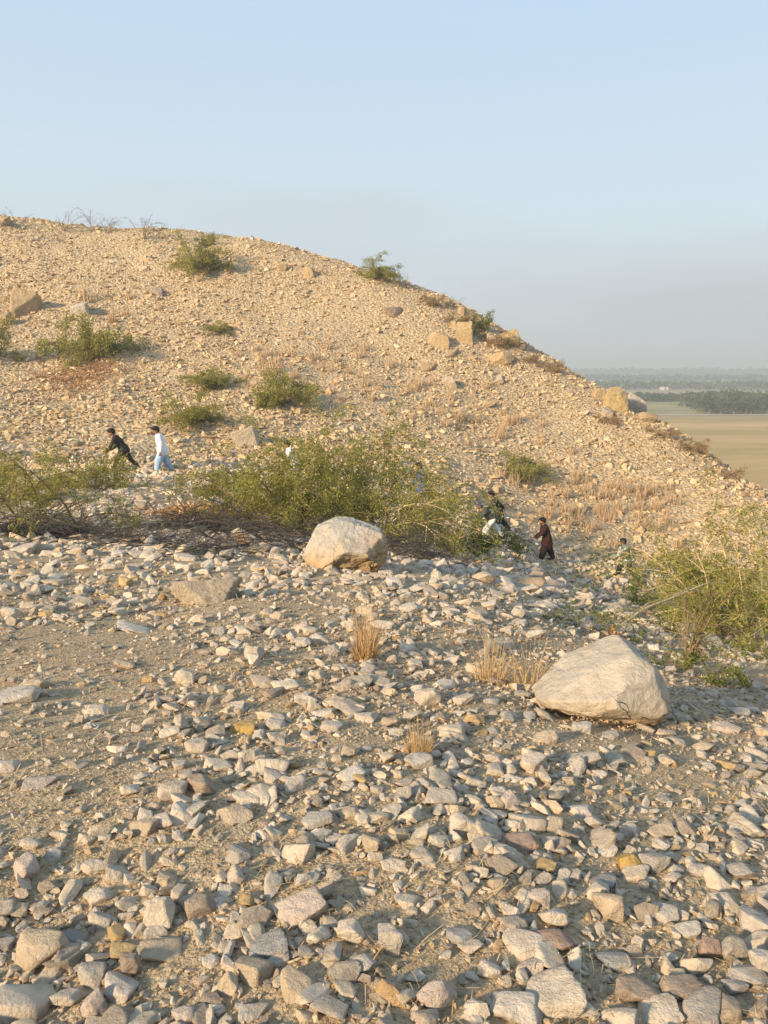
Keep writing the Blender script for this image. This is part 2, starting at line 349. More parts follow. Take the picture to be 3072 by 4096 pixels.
def rock(seed, sub=4, planes=None, p=22, amp=0.035, n=13, box=0.5, lump=0.0, chips=10, cut=(0.02, 0.09), cracks=()):
    r = np.random.default_rng(seed); D, F = ico(sub); D = D / np.linalg.norm(D, axis=1)[:, None]
    if planes is None:
        Nn = r.normal(size=(n, 3)); Nn /= np.linalg.norm(Nn, axis=1)[:, None]; d = r.uniform(0.55, 0.98, n)
        ax = np.array([[1, 0, 0], [-1, 0, 0], [0, 1, 0], [0, -1, 0], [0, 0, 1], [0, 0, -1]], float) + r.normal(scale=0.28, size=(6, 3))
        Nn = np.r_[Nn, ax / np.linalg.norm(ax, axis=1)[:, None]]; d = np.r_[d, r.uniform(0.6, 0.95, 6)]
    else:
        Nn = np.array([q[:3] for q in planes], float); d = np.array([q[3] for q in planes], float); Nn /= np.linalg.norm(Nn, axis=1)[:, None]
    q = np.clip(D @ Nn.T, 0, None) / d
    rad = (q ** p).sum(1) ** (-1 / p)
    V = D * rad[:, None]
    rg = fbm(V * 1.6 + seed, 4, seed % 97); fine = fbm(V * 5 + seed, 3, seed % 89 + 5); rd = 1 - np.abs(fbm(V * 2.3 + 3 * seed, 3, seed % 83 + 40))
    V = V * (1 + amp * rg + amp * 0.45 * fine - amp * 1.1 * np.clip(rd - 0.72, 0, 1) * 2 + lump * vn(V * 1.1 + seed, 60))[:, None]
    for _ in range(chips):
        c = r.normal(size=3); c /= np.linalg.norm(c); t = V @ c; V = V - np.clip(t - t.max() * (1 - r.uniform(*cut)), 0, None)[:, None] * c
    V = V * (1 + amp * 0.22 * fbm(V * 9 + seed, 3, seed % 71))[:, None]
    for f, w_, dp in cracks:
        t = np.abs(vn(V * f + seed * 1.7, 33) + .35 * vn(V * f * 3 + seed, 35)); V = V * (1 - dp * np.clip(1 - t / w_, 0, 1) * np.clip(vn(V * 1.3 + seed, 44) + .55, 0, 1))[:, None]
    lo, hi = V.min(0), V.max(0)
    return (V - (lo + hi) / 2) / (hi - lo), F
COLS = {'cream': (0.66, 0.565, 0.45), 'pale grey': (0.59, 0.525, 0.45), 'grey': (0.46, 0.41, 0.35), 'blue-grey': (0.39, 0.37, 0.345), 'tan': (0.57, 0.46, 0.335),
        'ochre': (0.54, 0.39, 0.20), 'pinkish': (0.61, 0.51, 0.43), 'brown': (0.44, 0.35, 0.27), 'mustard yellow': (0.58, 0.395, 0.14), 'red-brown': (0.43, 0.31, 0.24)}
SHAPES = [rock(100 + i, 4, p=60, amp=0.034, n=r_, chips=8, cut=(.03, .16)) for i, r_ in enumerate((4, 5, 6, 3, 4, 5, 6, 7, 4, 5, 3, 6, 4, 5, 7, 4))]
SHAPE_ME = [mk('stone', V, F, M_STONE, True) for V, F in SHAPES]
# (px, py, width px, height px, colour[, own label])
HAND = [
 (639,3667,122,165,'cream','cream block of stone standing upright between round grey stones'), (796,3620,150,130,'brown'), (1204,3640,215,150,'pinkish','pinkish triangular slab lying flat on the gravel'), (1290,3565,110,90,'tan'), (1190,3407,118,125,'cream'),
 (949,3417,115,85,'grey'), (176,3810,215,185,'tan','big tan block tilted among the near stones'), (100,4030,235,160,'cream'), (282,3986,140,95,'cream'), (370,3907,122,115,'grey'), (477,3958,142,110,'pale grey'),
 (380,4023,95,115,'pinkish'), (1014,3889,145,140,'tan','tan squared block with a flat front above yellowish stones'), (1398,3736,125,130,'cream'), (1194,3958,165,115,'tan'), (1083,3800,160,90,'blue-grey'), (653,3812,175,80,'tan'),
 (398,3583,112,92,'cream'), (106,3486,118,115,'pinkish'), (472,3495,100,70,'cream'), (575,3305,110,95,'tan'), (645,3290,115,70,'pinkish'), (805,3143,130,112,'brown'), (694,3160,120,92,'cream'),
 (935,3268,142,66,'tan'), (1268,3287,125,70,'pale grey'), (1480,3384,76,90,'tan'), (875,3060,116,62,'cream'), (1320,4046,145,90,'grey'), (1453,3866,110,100,'pale grey'),
 (472,3731,100,75,'ochre','ochre rounded stone beside the upright cream block'), (490,3820,105,66,'ochre'), (300,3760,110,82,'blue-grey'), (912,3944,86,112,'tan'), (528,3861,86,150,'brown'), (412,3685,80,90,'pale grey'), (167,3134,130,52,'pinkish'),
 (28,3065,105,62,'pinkish'), (125,3380,88,62,'cream'), (1675,3045,118,88,'pale grey','pale squared stone against the foot of the stubby grass tuft'), (1976,3027,86,66,'pinkish'), (2129,3055,106,100,'cream'), (2332,3045,132,92,'grey'), (2180,2953,102,62,'tan'),
 (1758,3193,132,82,'cream'), (1851,3305,130,122,'cream'), (2092,3374,136,86,'red-brown'), (2013,3416,102,86,'cream'), (2036,3203,86,92,'pinkish'), (2518,3453,106,108,'mustard yellow','golden upright stone beside a grey one on the right'),
 (2610,3457,112,112,'grey'), (2638,3323,112,66,'tan'), (2388,3328,66,60,'tan'), (2277,3129,62,66,'tan'), (1707,2792,116,95,'cream'), (2328,2911,82,66,'pale grey'),
 (2217,3666,136,122,'cream'), (2152,3596,96,86,'pinkish'), (2434,3633,116,142,'tan'), (2652,3656,118,86,'pale grey'), (3018,3707,155,165,'pale grey','big pale grey block at the edge of the near slope'), (2226,3781,156,100,'red-brown','smooth red-brown rounded stone between pale blocks'),
 (2110,3800,196,82,'cream'), (2217,3990,238,195,'cream','biggest near stone, pale with a creamy broken face'), (2060,4030,210,165,'pale grey'), (1749,3985,150,165,'pinkish'), (1564,3772,108,138,'grey'), (1994,3540,82,102,'tan'), (2120,3870,112,92,'pinkish'),
 (2925,3800,108,132,'grey'), (2555,3985,215,106,'brown'), (2721,3962,162,96,'brown'), (2629,4075,188,70,'cream'), (2814,4050,192,112,'grey'), (2453,3856,126,62,'blue-grey'), (2411,3531,112,66,'blue-grey'),
 (2832,3800,86,112,'red-brown'), (2962,3490,112,82,'grey'), (2800,3480,92,66,'pale grey'), (3045,3860,90,132,'pale grey'), (741,2709,86,84,'cream','pale cone-shaped stone alone on fine gravel'), (963,2913,112,66,'mustard yellow','mustard yellow stone lying among cream rubble'),
 (532,2515,142,38,'pale grey'), (968,2556,52,58,'cream'), (1014,2515,62,58,'brown'), (1014,2612,86,82,'cream'), (148,2737,112,72,'tan'), (65,2790,165,72,'pale grey'), (671,2793,82,52,'pinkish'), (593,2718,46,38,'ochre'), (500,2660,82,52,'tan'),
 (787,2982,102,76,'cream'), (940,2830,92,52,'pale grey'), (1282,2560,80,60,'pale grey'), (1210,2570,75,60,'pale grey'), (1240,2525,70,50,'cream'), (1325,2600,70,52,'grey'), (1060,2730,120,52,'tan'), (1140,2745,105,60,'cream'), (1220,2800,95,55,'cream'),
 (1290,2850,85,58,'pale grey'), (1460,2870,105,55,'pinkish'), (1560,2890,80,50,'tan'), (1330,2905,85,62,'pale grey'), (1670,2688,48,24,'ochre'), (208,2400,44,34,'red-brown'), (500,2330,62,48,'ochre'), (430,2385,50,40,'ochre'), (215,2330,95,46,'tan'),
 (1935,2310,90,62,'tan'), (1580,2330,70,55,'pale grey'), (1540,2290,58,36,'cream'), (1460,2440,80,55,'cream'), (1640,2430,90,62,'pale grey'), (1530,2500,85,45,'cream'), (600,2075,48,36,'cream'), (205,2210,72,42,'cream'), (215,2185,58,36,'grey'), (312,2205,60,40,'tan'),
 (475,2215,55,38,'pale grey'), (585,2220,60,38,'cream'), (740,2230,90,42,'cream'), (730,2270,78,48,'cream'), (540,2265,80,40,'tan'), (435,2270,58,36,'cream'), (2815,2990,95,50,'tan'), (2900,2910,110,60,'pinkish'), (2960,2850,80,50,'pale grey'), (2700,2960,85,50,'grey'),
 (2030,2860,70,48,'pale grey'), (1850,2800,88,60,'pale grey'), (1960,2800,70,40,'grey'), (1290,3120,60,44,'tan'), (1590,3095,58,44,'tan'), (1440,3120,78,52,'ochre'), (1390,3150,60,42,'cream'), (1180,3060,50,42,'ochre'), (990,3030,66,74,'cream'), (1035,3038,52,46,'tan'), (2440,2940,70,50,'grey'),
]
def stone_dims(px, py, wp, hp, Y):
    dist = math.sqrt(1 + ((px - 1536) / FPX) ** 2 + ((py - 2048) / FPX) ** 2) * Y / float(ray(px, py)[1])
    w = wp * Y / float(ray(px, py)[1]) / FPX; hh = hp * Y / float(ray(px, py)[1]) / FPX
    a = PITCH + math.atan((py - 2048) / FPX); d = 0.72 * w
    h = max(0.42 * min(w, hh * 1.5), (hh - d * math.sin(a)) / math.cos(a)); h = min(h, 1.35 * w)
    return w, d, h
SOIL = [(250, 2900, 520, 270), (300, 2580, 360, 90), (1520, 3570, 330, 190), (1760, 3860, 210, 150), (870, 3420, 240, 90), (2650, 3160, 320, 110), (690, 3930, 160, 110), (250, 3240, 320, 120), (1350, 3000, 200, 70), (2350, 2960, 260, 60), (1300, 2420, 320, 50), (1000, 2420, 300, 45)]
items = []                                     # (px, py, w, h, colour, label)
for q in HAND: items.append((q[0], q[1], q[2], q[3], q[4], q[5] if len(q) > 5 else None))
KEEP = [(1385, 2190, 190), (2400, 2740, 290), (1460, 2580, 60), (1960, 2660, 70), (2120, 2690, 70), (1670, 2960, 60), (829, 2357, 150)]
r2 = np.random.default_rng(5); tries = 0
while len(items) < 296 and tries < 30000:
    tries += 1
    py = 2215 + 1850 * r2.random() ** 1.15; px = r2.uniform(-10, 3080); wp = (46 + 34 * (py - 2200) / 1850) * math.exp(r2.normal(0.05, 0.26))
    if 300 < px < 1000 and r2.random() < 0.10: py = r2.uniform(1990, 2230); wp = r2.uniform(34, 52)
    if px > 2250 and py < 2560 or (px < 900 and 2500 < py < 3050 and r2.random() < 0.7): continue
    if any((px - a) ** 2 + (py - b) ** 2 < c * c for a, b, c in KEEP): continue
    if r2.random() < .8 and any(((px - a) / c) ** 2 + ((py - b) / d) ** 2 < 1 for a, b, c, d in SOIL): continue
    if any((px - s[0]) ** 2 + (py - s[1]) ** 2 < (0.52 * (wp + s[2])) ** 2 for s in items): continue
    hp = wp * r2.uniform(0.55, 0.95)
    cn = r2.choice(['cream', 'pale grey', 'grey', 'blue-grey', 'tan', 'ochre', 'pinkish', 'brown', 'red-brown'], p=[.24, .24, .14, .06, .14, .03, .09, .05, .01])
    items.append((px, py, wp, hp, str(cn), None))
LAND = [(1385, 2190, 'orange-footed boulder'), (2400, 2740, 'smooth slanting boulder'), (963, 2913, 'mustard yellow stone'), (1460, 2580, 'tall golden grass tuft'), (2040, 2660, 'pair of straw tufts'), (1670, 2960, 'stubby grass tuft'),
        (829, 2357, 'low tan outcrop'), (741, 2709, 'cone-shaped stone'), (2518, 3453, 'golden upright stone'), (1204, 3630, 'pinkish triangular slab'), (639, 3667, 'upright cream block'), (176, 3810, 'big tilted tan block'),
        (2217, 3990, 'biggest near stone'), (2226, 3781, 'smooth red-brown stone'), (3018, 3707, 'big pale edge block'), (1014, 3889, 'tan squared block')]
ORD = 'first second third fourth fifth sixth seventh eighth ninth tenth eleventh twelfth thirteenth fourteenth fifteenth sixteenth'.split()
def shape_word(s):
    a = s[3] / s[2]
    return 'flat' if a < 0.6 else 'angular' if a < 0.85 else 'blocky' if a < 1.02 else 'upright'
buckets = {}
for i, s in enumerate(items):
    if s[5]: continue
    L_ = min(LAND, key=lambda l: (l[0] - s[0]) ** 2 + (1.3 * (l[1] - s[1])) ** 2); dx, dy = s[0] - L_[0], s[1] - L_[1]
    rel = ('downhill of' if dx > 0 else 'uphill of') if abs(dx) > abs(dy) else ('in front of' if dy > 0 else 'behind')
    buckets.setdefault((L_[2], rel, s[4], shape_word(s)), []).append((math.hypot(dx, dy), i))
LAB = {}
for (ln, rel, cn, sw), l in buckets.items():
    for k, (_, i) in enumerate(sorted(l)):
        LAB[i] = (f'{cn} {sw} stone {rel} the {ln}' if len(l) == 1 else f'{ORD[k]} {cn} {sw} stone counting out {rel} the {ln}')
hx, hy, hz = hits([s[0] for s in items], [s[1] + 0.30 * s[3] for s in items])
STONES = []
for i, s in enumerate(items):
    if math.isnan(hy[i]): continue
    w, d, h = stone_dims(s[0], s[1], s[2], s[3], hy[i]); k = i % len(SHAPE_ME)
    c = np.array(COLS[s[4]]) * np.random.default_rng(i).uniform(0.86, 1.04)
    y = hy[i] + d * 0.30
    o = obj('stone', SHAPE_ME[k], loc=(hx[i] * y / hy[i], y, Hs(hx[i] * y / hy[i], y) + h * 0.24), rot=(r2.normal(0, .12), r2.normal(0, .14), r2.normal(0, .3) + (math.pi if i % 3 == 0 else 0)), scale=(w * 1.05, d * 1.1, h * 1.15),
            label=s[5] or LAB[i], cat='stone', group='loose limestone stones on the near slope')
    o.color = (*c, 1); STONES.append((hx[i], y, w))
# uncountable smaller rubble
def scatter(name, X, Y, Sz, shapes, m, sink, label, flat=(0.55, 0.95), smooth=False):
    keep = np.ones(len(X), bool); sx = np.array(STONES)
    for a in range(0, len(X), 4000):
        d2 = (X[a:a + 4000, None] - sx[None, :, 0]) ** 2 + (Y[a:a + 4000, None] - sx[None, :, 1]) ** 2
        keep[a:a + 4000] &= ~((d2 < (0.42 * sx[None, :, 2]) ** 2).any(1))
    X, Y, Sz = X[keep], Y[keep], Sz[keep]; Z = H(X, Y); acc = Acc(); pick = rng.integers(0, len(shapes), len(X))
    for k, (V, F) in enumerate(shapes):
        j = np.where(pick == k)[0]
        if not len(j): continue
        az = rng.uniform(0, 2 * math.pi, len(j)); tx = rng.normal(0, 0.24, len(j)); ty = rng.normal(0, 0.24, len(j))
        sc = np.c_[rng.uniform(.8, 1.25, len(j)), rng.uniform(.7, 1.1, len(j)), rng.uniform(*flat, len(j))] * (Sz[j] / 2)[:, None]
        P = V[None] * sc[:, None, :]
        x, y, z = P[..., 0], P[..., 1], P[..., 2]
        c, s = np.cos(tx)[:, None], np.sin(tx)[:, None]; y, z = y * c - z * s, y * s + z * c
        c, s = np.cos(ty)[:, None], np.sin(ty)[:, None]; x, z = x * c + z * s, -x * s + z * c
        c, s = np.cos(az)[:, None], np.sin(az)[:, None]; x, y = x * c - y * s, x * s + y * c
        P = np.stack([x + X[j][:, None], y + Y[j][:, None], z + (Z[j] + Sz[j] * sink)[:, None]], -1)
        acc.add(P.reshape(-1, 3), (F[None] + (np.arange(len(j)) * len(V))[:, None, None]).reshape(-1, 3))
    return obj(name, acc.mesh(name, m, smooth), label=label, cat='rubble', kind='stuff')
def gn_scatter(name, X, Y, Sz, shapes, m, sink, label, flat=(0.6, 1.0)):
    keep = np.ones(len(X), bool); sx = np.array(STONES)
    for a in range(0, len(X), 4000):
        d2 = (X[a:a + 4000, None] - sx[None, :, 0]) ** 2 + (Y[a:a + 4000, None] - sx[None, :, 1]) ** 2; keep[a:a + 4000] &= ~((d2 < (0.42 * sx[None, :, 2]) ** 2).any(1))
    X, Y, Sz = X[keep], Y[keep], Sz[keep]; n = len(X)
    lib = bpy.data.collections.new(name + '_shapes')                # shape library, not part of the scene
    for V, F in shapes: lib.objects.link(bpy.data.objects.new('chip', mk('chip', V, F, m, len(F) > 100)))
    me = bpy.data.meshes.new(name); me.vertices.add(n); me.vertices.foreach_set('co', np.c_[X, Y, H(X, Y) + Sz * sink].astype(np.float32).ravel())
    for an, typ, key, val in (('turn', 'FLOAT_VECTOR', 'vector', np.c_[rng.normal(0, .24, n), rng.normal(0, .24, n), rng.uniform(0, 6.28, n)]), ('size', 'FLOAT_VECTOR', 'vector', np.c_[rng.uniform(.8, 1.25, n), rng.uniform(.7, 1.1, n), rng.uniform(*flat, n)] * (Sz / 2)[:, None]), ('pick', 'INT', 'value', rng.integers(0, len(shapes), n))):
        at_ = me.attributes.new(an, typ, 'POINT'); at_.data.foreach_set(key, np.ascontiguousarray(val.ravel(), np.int32 if typ == 'INT' else np.float32))
    o = obj(name, me, label=label, cat='rubble', kind='stuff'); g = bpy.data.node_groups.new(name, 'GeometryNodeTree')
    g.interface.new_socket('Geometry', in_out='INPUT', socket_type='NodeSocketGeometry'); g.interface.new_socket('Geometry', in_out='OUTPUT', socket_type='NodeSocketGeometry')
    gi, go, ip, ci, er = (N(g, q) for q in ('NodeGroupInput', 'NodeGroupOutput', 'GeometryNodeInstanceOnPoints', 'GeometryNodeCollectionInfo', 'FunctionNodeEulerToRotation'))
    def attr(an, typ):
        q = N(g, 'GeometryNodeInputNamedAttribute', data_type=typ); q.inputs['Name'].default_value = an; return q.outputs['Attribute']
    ci.inputs['Collection'].default_value = lib; ci.inputs['Separate Children'].default_value = True; ci.inputs['Reset Children'].default_value = True; ip.inputs['Pick Instance'].default_value = True
    L = g.links.new; L(gi.outputs[0], ip.inputs['Points']); L(ci.outputs[0], ip.inputs['Instance']); L(attr('pick', 'INT'), ip.inputs['Instance Index']); L(attr('turn', 'FLOAT_VECTOR'), er.inputs[0]); L(er.outputs[0], ip.inputs['Rotation']); L(attr('size', 'FLOAT_VECTOR'), ip.inputs['Scale']); L(ip.outputs[0], go.inputs[0])
    o.modifiers.new('scatter', 'NODES').node_group = g; return o
LOW = []
for i_ in range(24):
    V_, F_ = rock(700 + i_, 4, p=90, amp=0.045, n=(2, 3, 4, 1)[i_ % 4], chips=9, cut=(.05, .26)); LOW.append((V_ * np.array([2.0, (1.25, 1.5, 1.75)[i_ % 3], (.95, 1.25, 1.5, 1.1)[i_ % 4]]), F_))
LOW += [hull(300 + i, 12, 0.75) for i in range(8)]
LOWER = [hull(400 + i, 8, 0.75) for i in range(12)]; TINY = [hull(440 + i, 6, 0.8) for i in range(14)]
def soilness(X, Y):
    Z = Hg(X, Y) - EYE; dd = Y * math.cos(PITCH) - Z * math.sin(PITCH); px = 1536 + FPX * X / dd; py = 2048 - FPX * (Y * math.sin(PITCH) + Z * math.cos(PITCH)) / dd
    m = np.zeros(len(X))
    for a, b, c, d in SOIL: m = np.maximum(m, np.clip(1.5 - np.hypot((px - a) / c, (py - b) / d) + .45 * vn(np.c_[px, py] / 110, 5), 0, 1))
    return np.where(Y > 0.9, m, 0)
def sample(n, y0, y1, smin, alpha, smax, seed, spread=0.82, patch=1.0):
    r = np.random.default_rng(seed); Y = np.exp(r.uniform(math.log(y0 + 0.6), math.log(y1 + 0.6), n)) - 0.6
    X = r.uniform(-spread, spread, n) * (Y + 0.8)
    if y1 < 20:                                # the slope goes on beyond the picture's sides
        r_ = np.random.default_rng(seed + 500); m_ = int(n * .75); Y2 = np.exp(r_.uniform(math.log(y0 + 0.6), math.log(y1 + 0.6), m_)) - 0.6
        X = np.r_[X, np.where(r_.random(m_) < .5, -1, 1) * (spread * (Y2 + .8) + r_.uniform(0, 3.2, m_))]; Y = np.r_[Y, Y2]; n = n + m_
    ps = vn(np.c_[X / (0.25 * Y + 0.6), np.log(Y + .5) * 5], seed) * 0.5 + 0.5
    s = smin(Y) * (1 - r.random(n)) ** (-1 / alpha) * (0.75 + 0.6 * ps * patch)
    so_ = soilness(X, Y) if y1 < 20 else np.zeros(n)
    k = (s < smax(Y) * (1 - .55 * so_)) & (r.random(n) < (0.30 + 0.95 * ps) * (1 - (.45 if patch > .6 else .0) * so_))
    return X[k], Y[k], s[k]
a = sample(20500, 1.0, 11, lambda Y: 0.011 + 0.0042 * Y, 1.45, lambda Y: 0.085 + 0.018 * Y, 61)
gn_scatter('rubble', *a, LOW, M_RUB, 0.10, 'loose small limestone rubble covering the near slope')
a = sample(85000, 0.9, 9, lambda Y: 0.0045 + 0.0021 * Y, 2.2, lambda Y: 0.035 + 0.007 * Y, 62, patch=.5)
gn_scatter('gravel', *a, TINY, M_GRAV, 0.15, 'fine gravel filling the gaps between near stones')
a = sample(30000, 10, 32, lambda Y: 0.030 + 0.0035 * Y, 2.3, lambda Y: 0.48 + 0 * Y, 63)
gn_scatter('rubble', *a, LOW, M_RUB, 0.10, 'pale rubble between the thorn bushes and the walking people')
r = np.random.default_rng(64); n = 150000
Yh = r.uniform(26, 84, n) ; Xh = r.uniform(-0.60, 0.58, n) * (Yh + 5)
sh = 0.10 * (1 - r.random(n)) ** (-1 / 2.0); dn = vn(np.c_[Xh / 5, Yh / 5], 77) * .6 + vn(np.c_[Xh / 1.7, Yh / 2.5], 79) * .5
k = (sh < 0.62) & (r.random(n) < 0.74 + 0.75 * dn)
big = k & (sh > .2)
scatter('rubble', Xh[big], Yh[big], sh[big], LOWER, M_HILL, 0.10, 'sunlit angular rubble strewn over the whole hillside')
k &= ~big
gn_scatter('gravel', Xh[k], Yh[k], sh[k], TINY, M_CHIP, 0.13, 'fine stone chips packed over the whole hillside')

# ------------------------------------------------------------------ boulders and crags
def boulder(name, px, py, wp, hp, depth, planes, seed, m, label, cat, col, Y=None, rotz=0.0, amp=0.03, p=60, sub=5, bury=0.06, lump=0.0, group=None, chips=22, cut=(.015, .07), n=5, under=None, cracks=((2.2, .07, .05),)):
    x, y, z = hit(px, py) if Y is None else at(px, py, Y)
    sc = y / float(ray(px, py)[1]) / FPX; w, h, d = wp * sc, hp * sc, depth * wp * sc
    V, F = rock(seed, sub, planes, p=p, amp=amp, lump=lump, chips=chips, cut=cut, n=n, cracks=cracks)
    if under:
        sm = lambda v, a, b: np.clip((v - a) / (b - a), 0, 1) ** 2 * (3 - 2 * np.clip((v - a) / (b - a), 0, 1))
        k = sm(-V[:, 1], .0, .25) * sm(-V[:, 2] + .12 * vn(V * 4, 3), *under[1]) * sm(V[:, 0] + .1 * vn(V * 5, 5), *under[0]); V[:, 1] += under[2] * k * (.75 + .5 * vn(V * 6, 9)); V[:, 2] += .03 * k * fbm(V * 9, 3, 2)
    me = mk(name, V * np.array([w, d, h * (1 + bury)]) + np.array([0, 0, h * (0.5 - bury / 2)]), F, m, True)
    y2 = y + d * 0.30; x2 = x * y2 / y
    o = obj(name, me, loc=(x2, y2, min(z, Hs(x2, y2)) if Y is None else z), rot=(0, 0, rotz), label=label, cat=cat, group=group)
    o.color = (*COLS[col], 1) if isinstance(col, str) else (*col, 1)
    return o
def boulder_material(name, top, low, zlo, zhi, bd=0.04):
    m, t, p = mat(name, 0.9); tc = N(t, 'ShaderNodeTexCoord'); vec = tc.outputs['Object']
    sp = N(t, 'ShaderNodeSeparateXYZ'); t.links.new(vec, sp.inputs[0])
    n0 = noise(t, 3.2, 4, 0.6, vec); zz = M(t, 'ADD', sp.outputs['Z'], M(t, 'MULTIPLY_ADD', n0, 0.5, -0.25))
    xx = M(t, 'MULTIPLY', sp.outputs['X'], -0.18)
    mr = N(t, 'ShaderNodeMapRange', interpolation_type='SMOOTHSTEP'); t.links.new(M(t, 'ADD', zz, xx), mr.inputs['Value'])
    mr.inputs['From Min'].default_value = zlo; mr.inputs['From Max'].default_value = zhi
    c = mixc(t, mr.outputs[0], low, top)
    v = ramp(t, noise(t, 11, 6, 0.7, vec), [(0.3, (0.72, 0.70, 0.68)), (0.5, (1, 1, 1)), (0.75, (1.14, 1.13, 1.12))])
    c = mixc(t, 1.0, c, v, 'MULTIPLY')
    ck = N(t, 'ShaderNodeTexVoronoi', feature='DISTANCE_TO_EDGE'); ck.inputs['Scale'].default_value = 2.3
    nv = N(t, 'ShaderNodeVectorMath', operation='MULTIPLY_ADD'); nn = N(t, 'ShaderNodeTexNoise'); nn.inputs['Scale'].default_value = 3.5; t.links.new(vec, nn.inputs['Vector'])
    t.links.new(nn.outputs['Color'], nv.inputs[0]); nv.inputs[1].default_value = (.9, .9, .9); t.links.new(vec, nv.inputs[2]); t.links.new(nv.outputs[0], ck.inputs['Vector'])
    crack = ramp(t, ck.outputs['Distance'], [(0.0, (0, 0, 0)), (0.012, (1, 1, 1))])
    msk = ramp(t, noise(t, 1.7, 2, 0.5, vec), [(0.5, (1, 1, 1)), (0.6, (0, 0, 0))])
    crk = M(t, 'MAXIMUM', N_sep(t, crack), N_sep(t, msk))
    c = mixc(t, M(t, 'MULTIPLY', M(t, 'SUBTRACT', 1.0, crk), 0.6), c, (0.22, 0.15, 0.09))
    t.links.new(c, p.inputs['Base Color'])
    bump(t, p, M(t, 'ADD', noise(t, 9, 7, 0.72, vec), M(t, 'MULTIPLY', crk, 0.6)), bd)
    return m
def outline(pts, extra):
    out = [tuple(e) for e in extra]
    for (x0, z0), (x1, z1) in zip(pts, pts[1:] + pts[:1]):        # clockwise outline -> side planes
        n = np.array([-(z1 - z0), (x1 - x0)]); n = n / np.linalg.norm(n); out.append((n[0], 0.0, n[1], max(n @ np.array([x0, z0]), .05)))
    return out
B1 = outline([(-.99, -.18), (-.76, .31), (-.61, .47), (-.23, .59), (0, .59), (.40, .47), (.82, .35), (.93, .14), (1, -.12), (.86, -.37), (.61, -.59), (-.65, -.47), (-.9, -.36)],
             [(.10, -.62, .80, .40), (-.55, -.85, .20, .60), (.12, -1, -.02, .60), (.75, -.75, .12, .74), (.1, -.8, -.6, .56), (0, 1, .1, .75), (-.6, .8, .2, .8), (.6, .8, .2, .8), (-.3, -.75, .62, .46)])
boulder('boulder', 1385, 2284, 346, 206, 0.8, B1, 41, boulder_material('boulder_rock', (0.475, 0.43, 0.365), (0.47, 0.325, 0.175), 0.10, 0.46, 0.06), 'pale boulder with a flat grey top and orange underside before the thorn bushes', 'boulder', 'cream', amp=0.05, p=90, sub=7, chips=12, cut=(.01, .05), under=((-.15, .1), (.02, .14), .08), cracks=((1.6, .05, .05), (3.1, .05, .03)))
B2 = outline([(-1, -.16), (-.42, .24), (.0, .50), (.36, .67), (.62, .48), (.87, .15), (1, -.25), (.75, -.67), (-.95, -.27)],
             [(-.42, -.50, .75, .40), (.05, -.70, .70, .52), (.30, -.95, .14, .50), (.72, -.62, .30, .70), (.0, -.85, -.5, .46), (-.35, -.9, -.15, .52), (0, 1, .1, .7), (.6, .8, .1, .85), (-.6, .8, .2, .8), (.9, -.3, .35, .80)])
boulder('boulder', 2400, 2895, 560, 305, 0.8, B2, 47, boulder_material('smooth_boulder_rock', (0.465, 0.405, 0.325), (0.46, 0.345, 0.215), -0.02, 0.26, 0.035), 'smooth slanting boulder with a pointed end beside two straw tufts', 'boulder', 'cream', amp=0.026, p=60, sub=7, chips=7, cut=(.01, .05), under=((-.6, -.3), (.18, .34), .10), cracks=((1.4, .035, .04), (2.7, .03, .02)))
boulder('rock', 829, 2410, 265, 95, 0.8, None, 52, M_STONE, 'low tan outcrop broken into two lumps on the gravel', 'rock', (0.44, 0.36, 0.265), amp=0.07, lump=0.14, bury=.5)
boulder('rock', 970, 2188, 88, 56, 0.9, None, 53, M_STONE, 'rusty brown round rock at the edge of the dead brush', 'rock', (0.46, 0.30, 0.16), amp=0.08)
